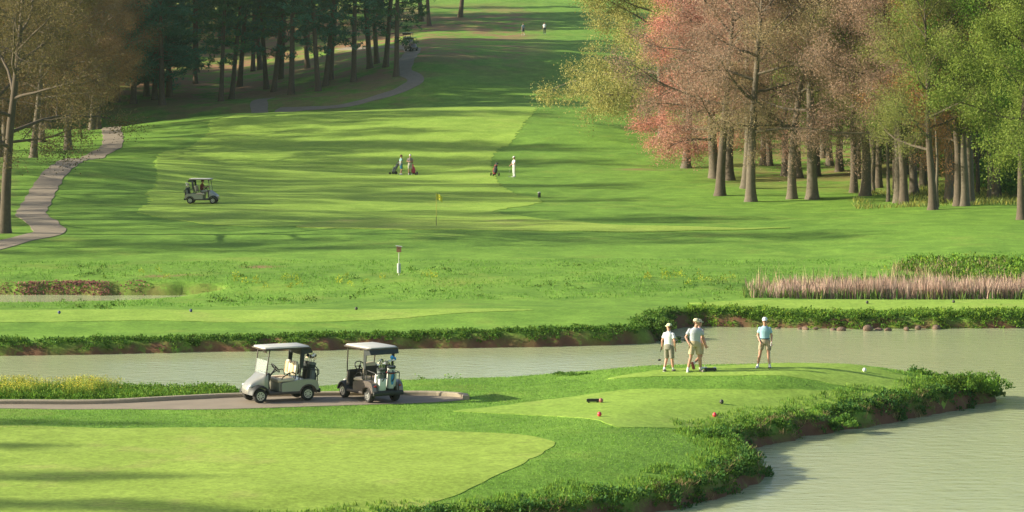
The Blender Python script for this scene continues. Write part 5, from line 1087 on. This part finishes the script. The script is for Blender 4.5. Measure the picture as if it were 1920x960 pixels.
def marker(px, py, col, lab, rad=.07, off=0, grp=None):
    bm = bmesh.new(); lathe(bm, [(.004, -.03), (.02, -.03), (.03, .005), (rad * .8, .02), (rad, .06), (rad * .95, .095), (rad * .62, .13), (rad * .2, .145), (.003, .146)], 'Z', 16); o = obj('tee_marker', bm, col, None); o.location = hit(px, py) + Vector((0, 0, .015)); return tag(o, lab, 'tee marker', grp)
mred = plain('marker_red', (.62, .05, .07), .4, 0, .05, 5); mdark = plain('marker_dark', (.05, .05, .04), .5, 0, .1, 5); mblue = plain('marker_blue', (.05, .06, .16), .5, 0, .1, 5)
marker(1124, 781.5, mred, 'red tee marker at the left front of the lower tee'); marker(1340, 782.5, mred, 'red tee marker at the right front of the lower tee')
marker(1353, 758, mdark, 'dark tee marker in the middle right of the lower tee'); marker(1127, 755.5, plain('marker_rose', (.30, .10, .09), .5, 0, .1, 5), 'dull red tee marker touching the black block on the lower tee')
marker(1621, 698, M['shoe'], 'white tee marker alone at the right of the upper tee'); marker(1340, 696.5, M['shoe'], 'white tee marker beside the black block on the upper tee')
for px, Y, lab in [(1626, 125.6, 'left dark marker of the pair on the far tee by the reeds'), (1788, 125.6, 'right dark marker of the pair on the far tee by the reeds'), (111, 120.2, 'blue marker at the left end of the far tee'), (358, 121.2, 'blue marker near the middle of the far tee'), (668, 121.4, 'dark marker at the right end of the far tee strip')]:
    o = marker(px, 600, mblue if px < 600 else mdark, lab); o.location = ground_pt(px, Y) + Vector((0, 0, .016))
for px, py, lab in [(1112, 755.5, 'black block lying on the lower tee next to a dull red marker'), (1332, 697, 'black block lying on the upper tee beside the golfers')]:
    e = thing('tee_block', lab, 'tee block', hit(px, py) + Vector((0, 0, .012)), R(3)); bm = bmesh.new(); extrude(bm, [(-.21, .03), (.21, .03), (.21, .10), (.18, .125), (-.18, .125), (-.21, .10)], -.05, .05); obj('bar', bm, M['black'], e, bevel=.008)
    for s in (-1, 1): bm = bmesh.new(); box(bm, (s * .14, 0, .01), (.05, .09, .04)); obj('foot', bm, M['black'], e, bevel=.004)
w_ = hit(1011, 370); e = thing('ball_washer', 'small black post with pale cap on the rough right of the fairway', 'post', w_)
bm = bmesh.new(); lathe(bm, [(.10, -.02), (.115, 0), (.115, .34), (.10, .36)], 'Z', 16); obj('post', bm, M['black'], e)
bm = bmesh.new(); lathe(bm, [(.12, .345), (.125, .36), (.12, .41), (.05, .44), (.002, .445)], 'Z', 16); obj('post_cap', bm, M['roof'], e)

# ------------------------------------------------------------------ the air
m = bpy.data.materials.new('haze_air'); m.use_nodes = True; t = m.node_tree; t.nodes.remove(t.nodes['Principled BSDF'])
pv = t.nodes.new('ShaderNodeVolumePrincipled'); pv.inputs['Color'].default_value = (.70, .95, .76, 1); pv.inputs['Density'].default_value = HAZE; pv.inputs['Anisotropy'].default_value = 0.2
t.links.new(pv.outputs[0], t.nodes['Material Output'].inputs['Volume'])
bm = bmesh.new(); box(bm, (0, 518, 45), (1640, 1140, 94)); hz = obj('haze', bm, m, None, smooth=False); stuff(hz)
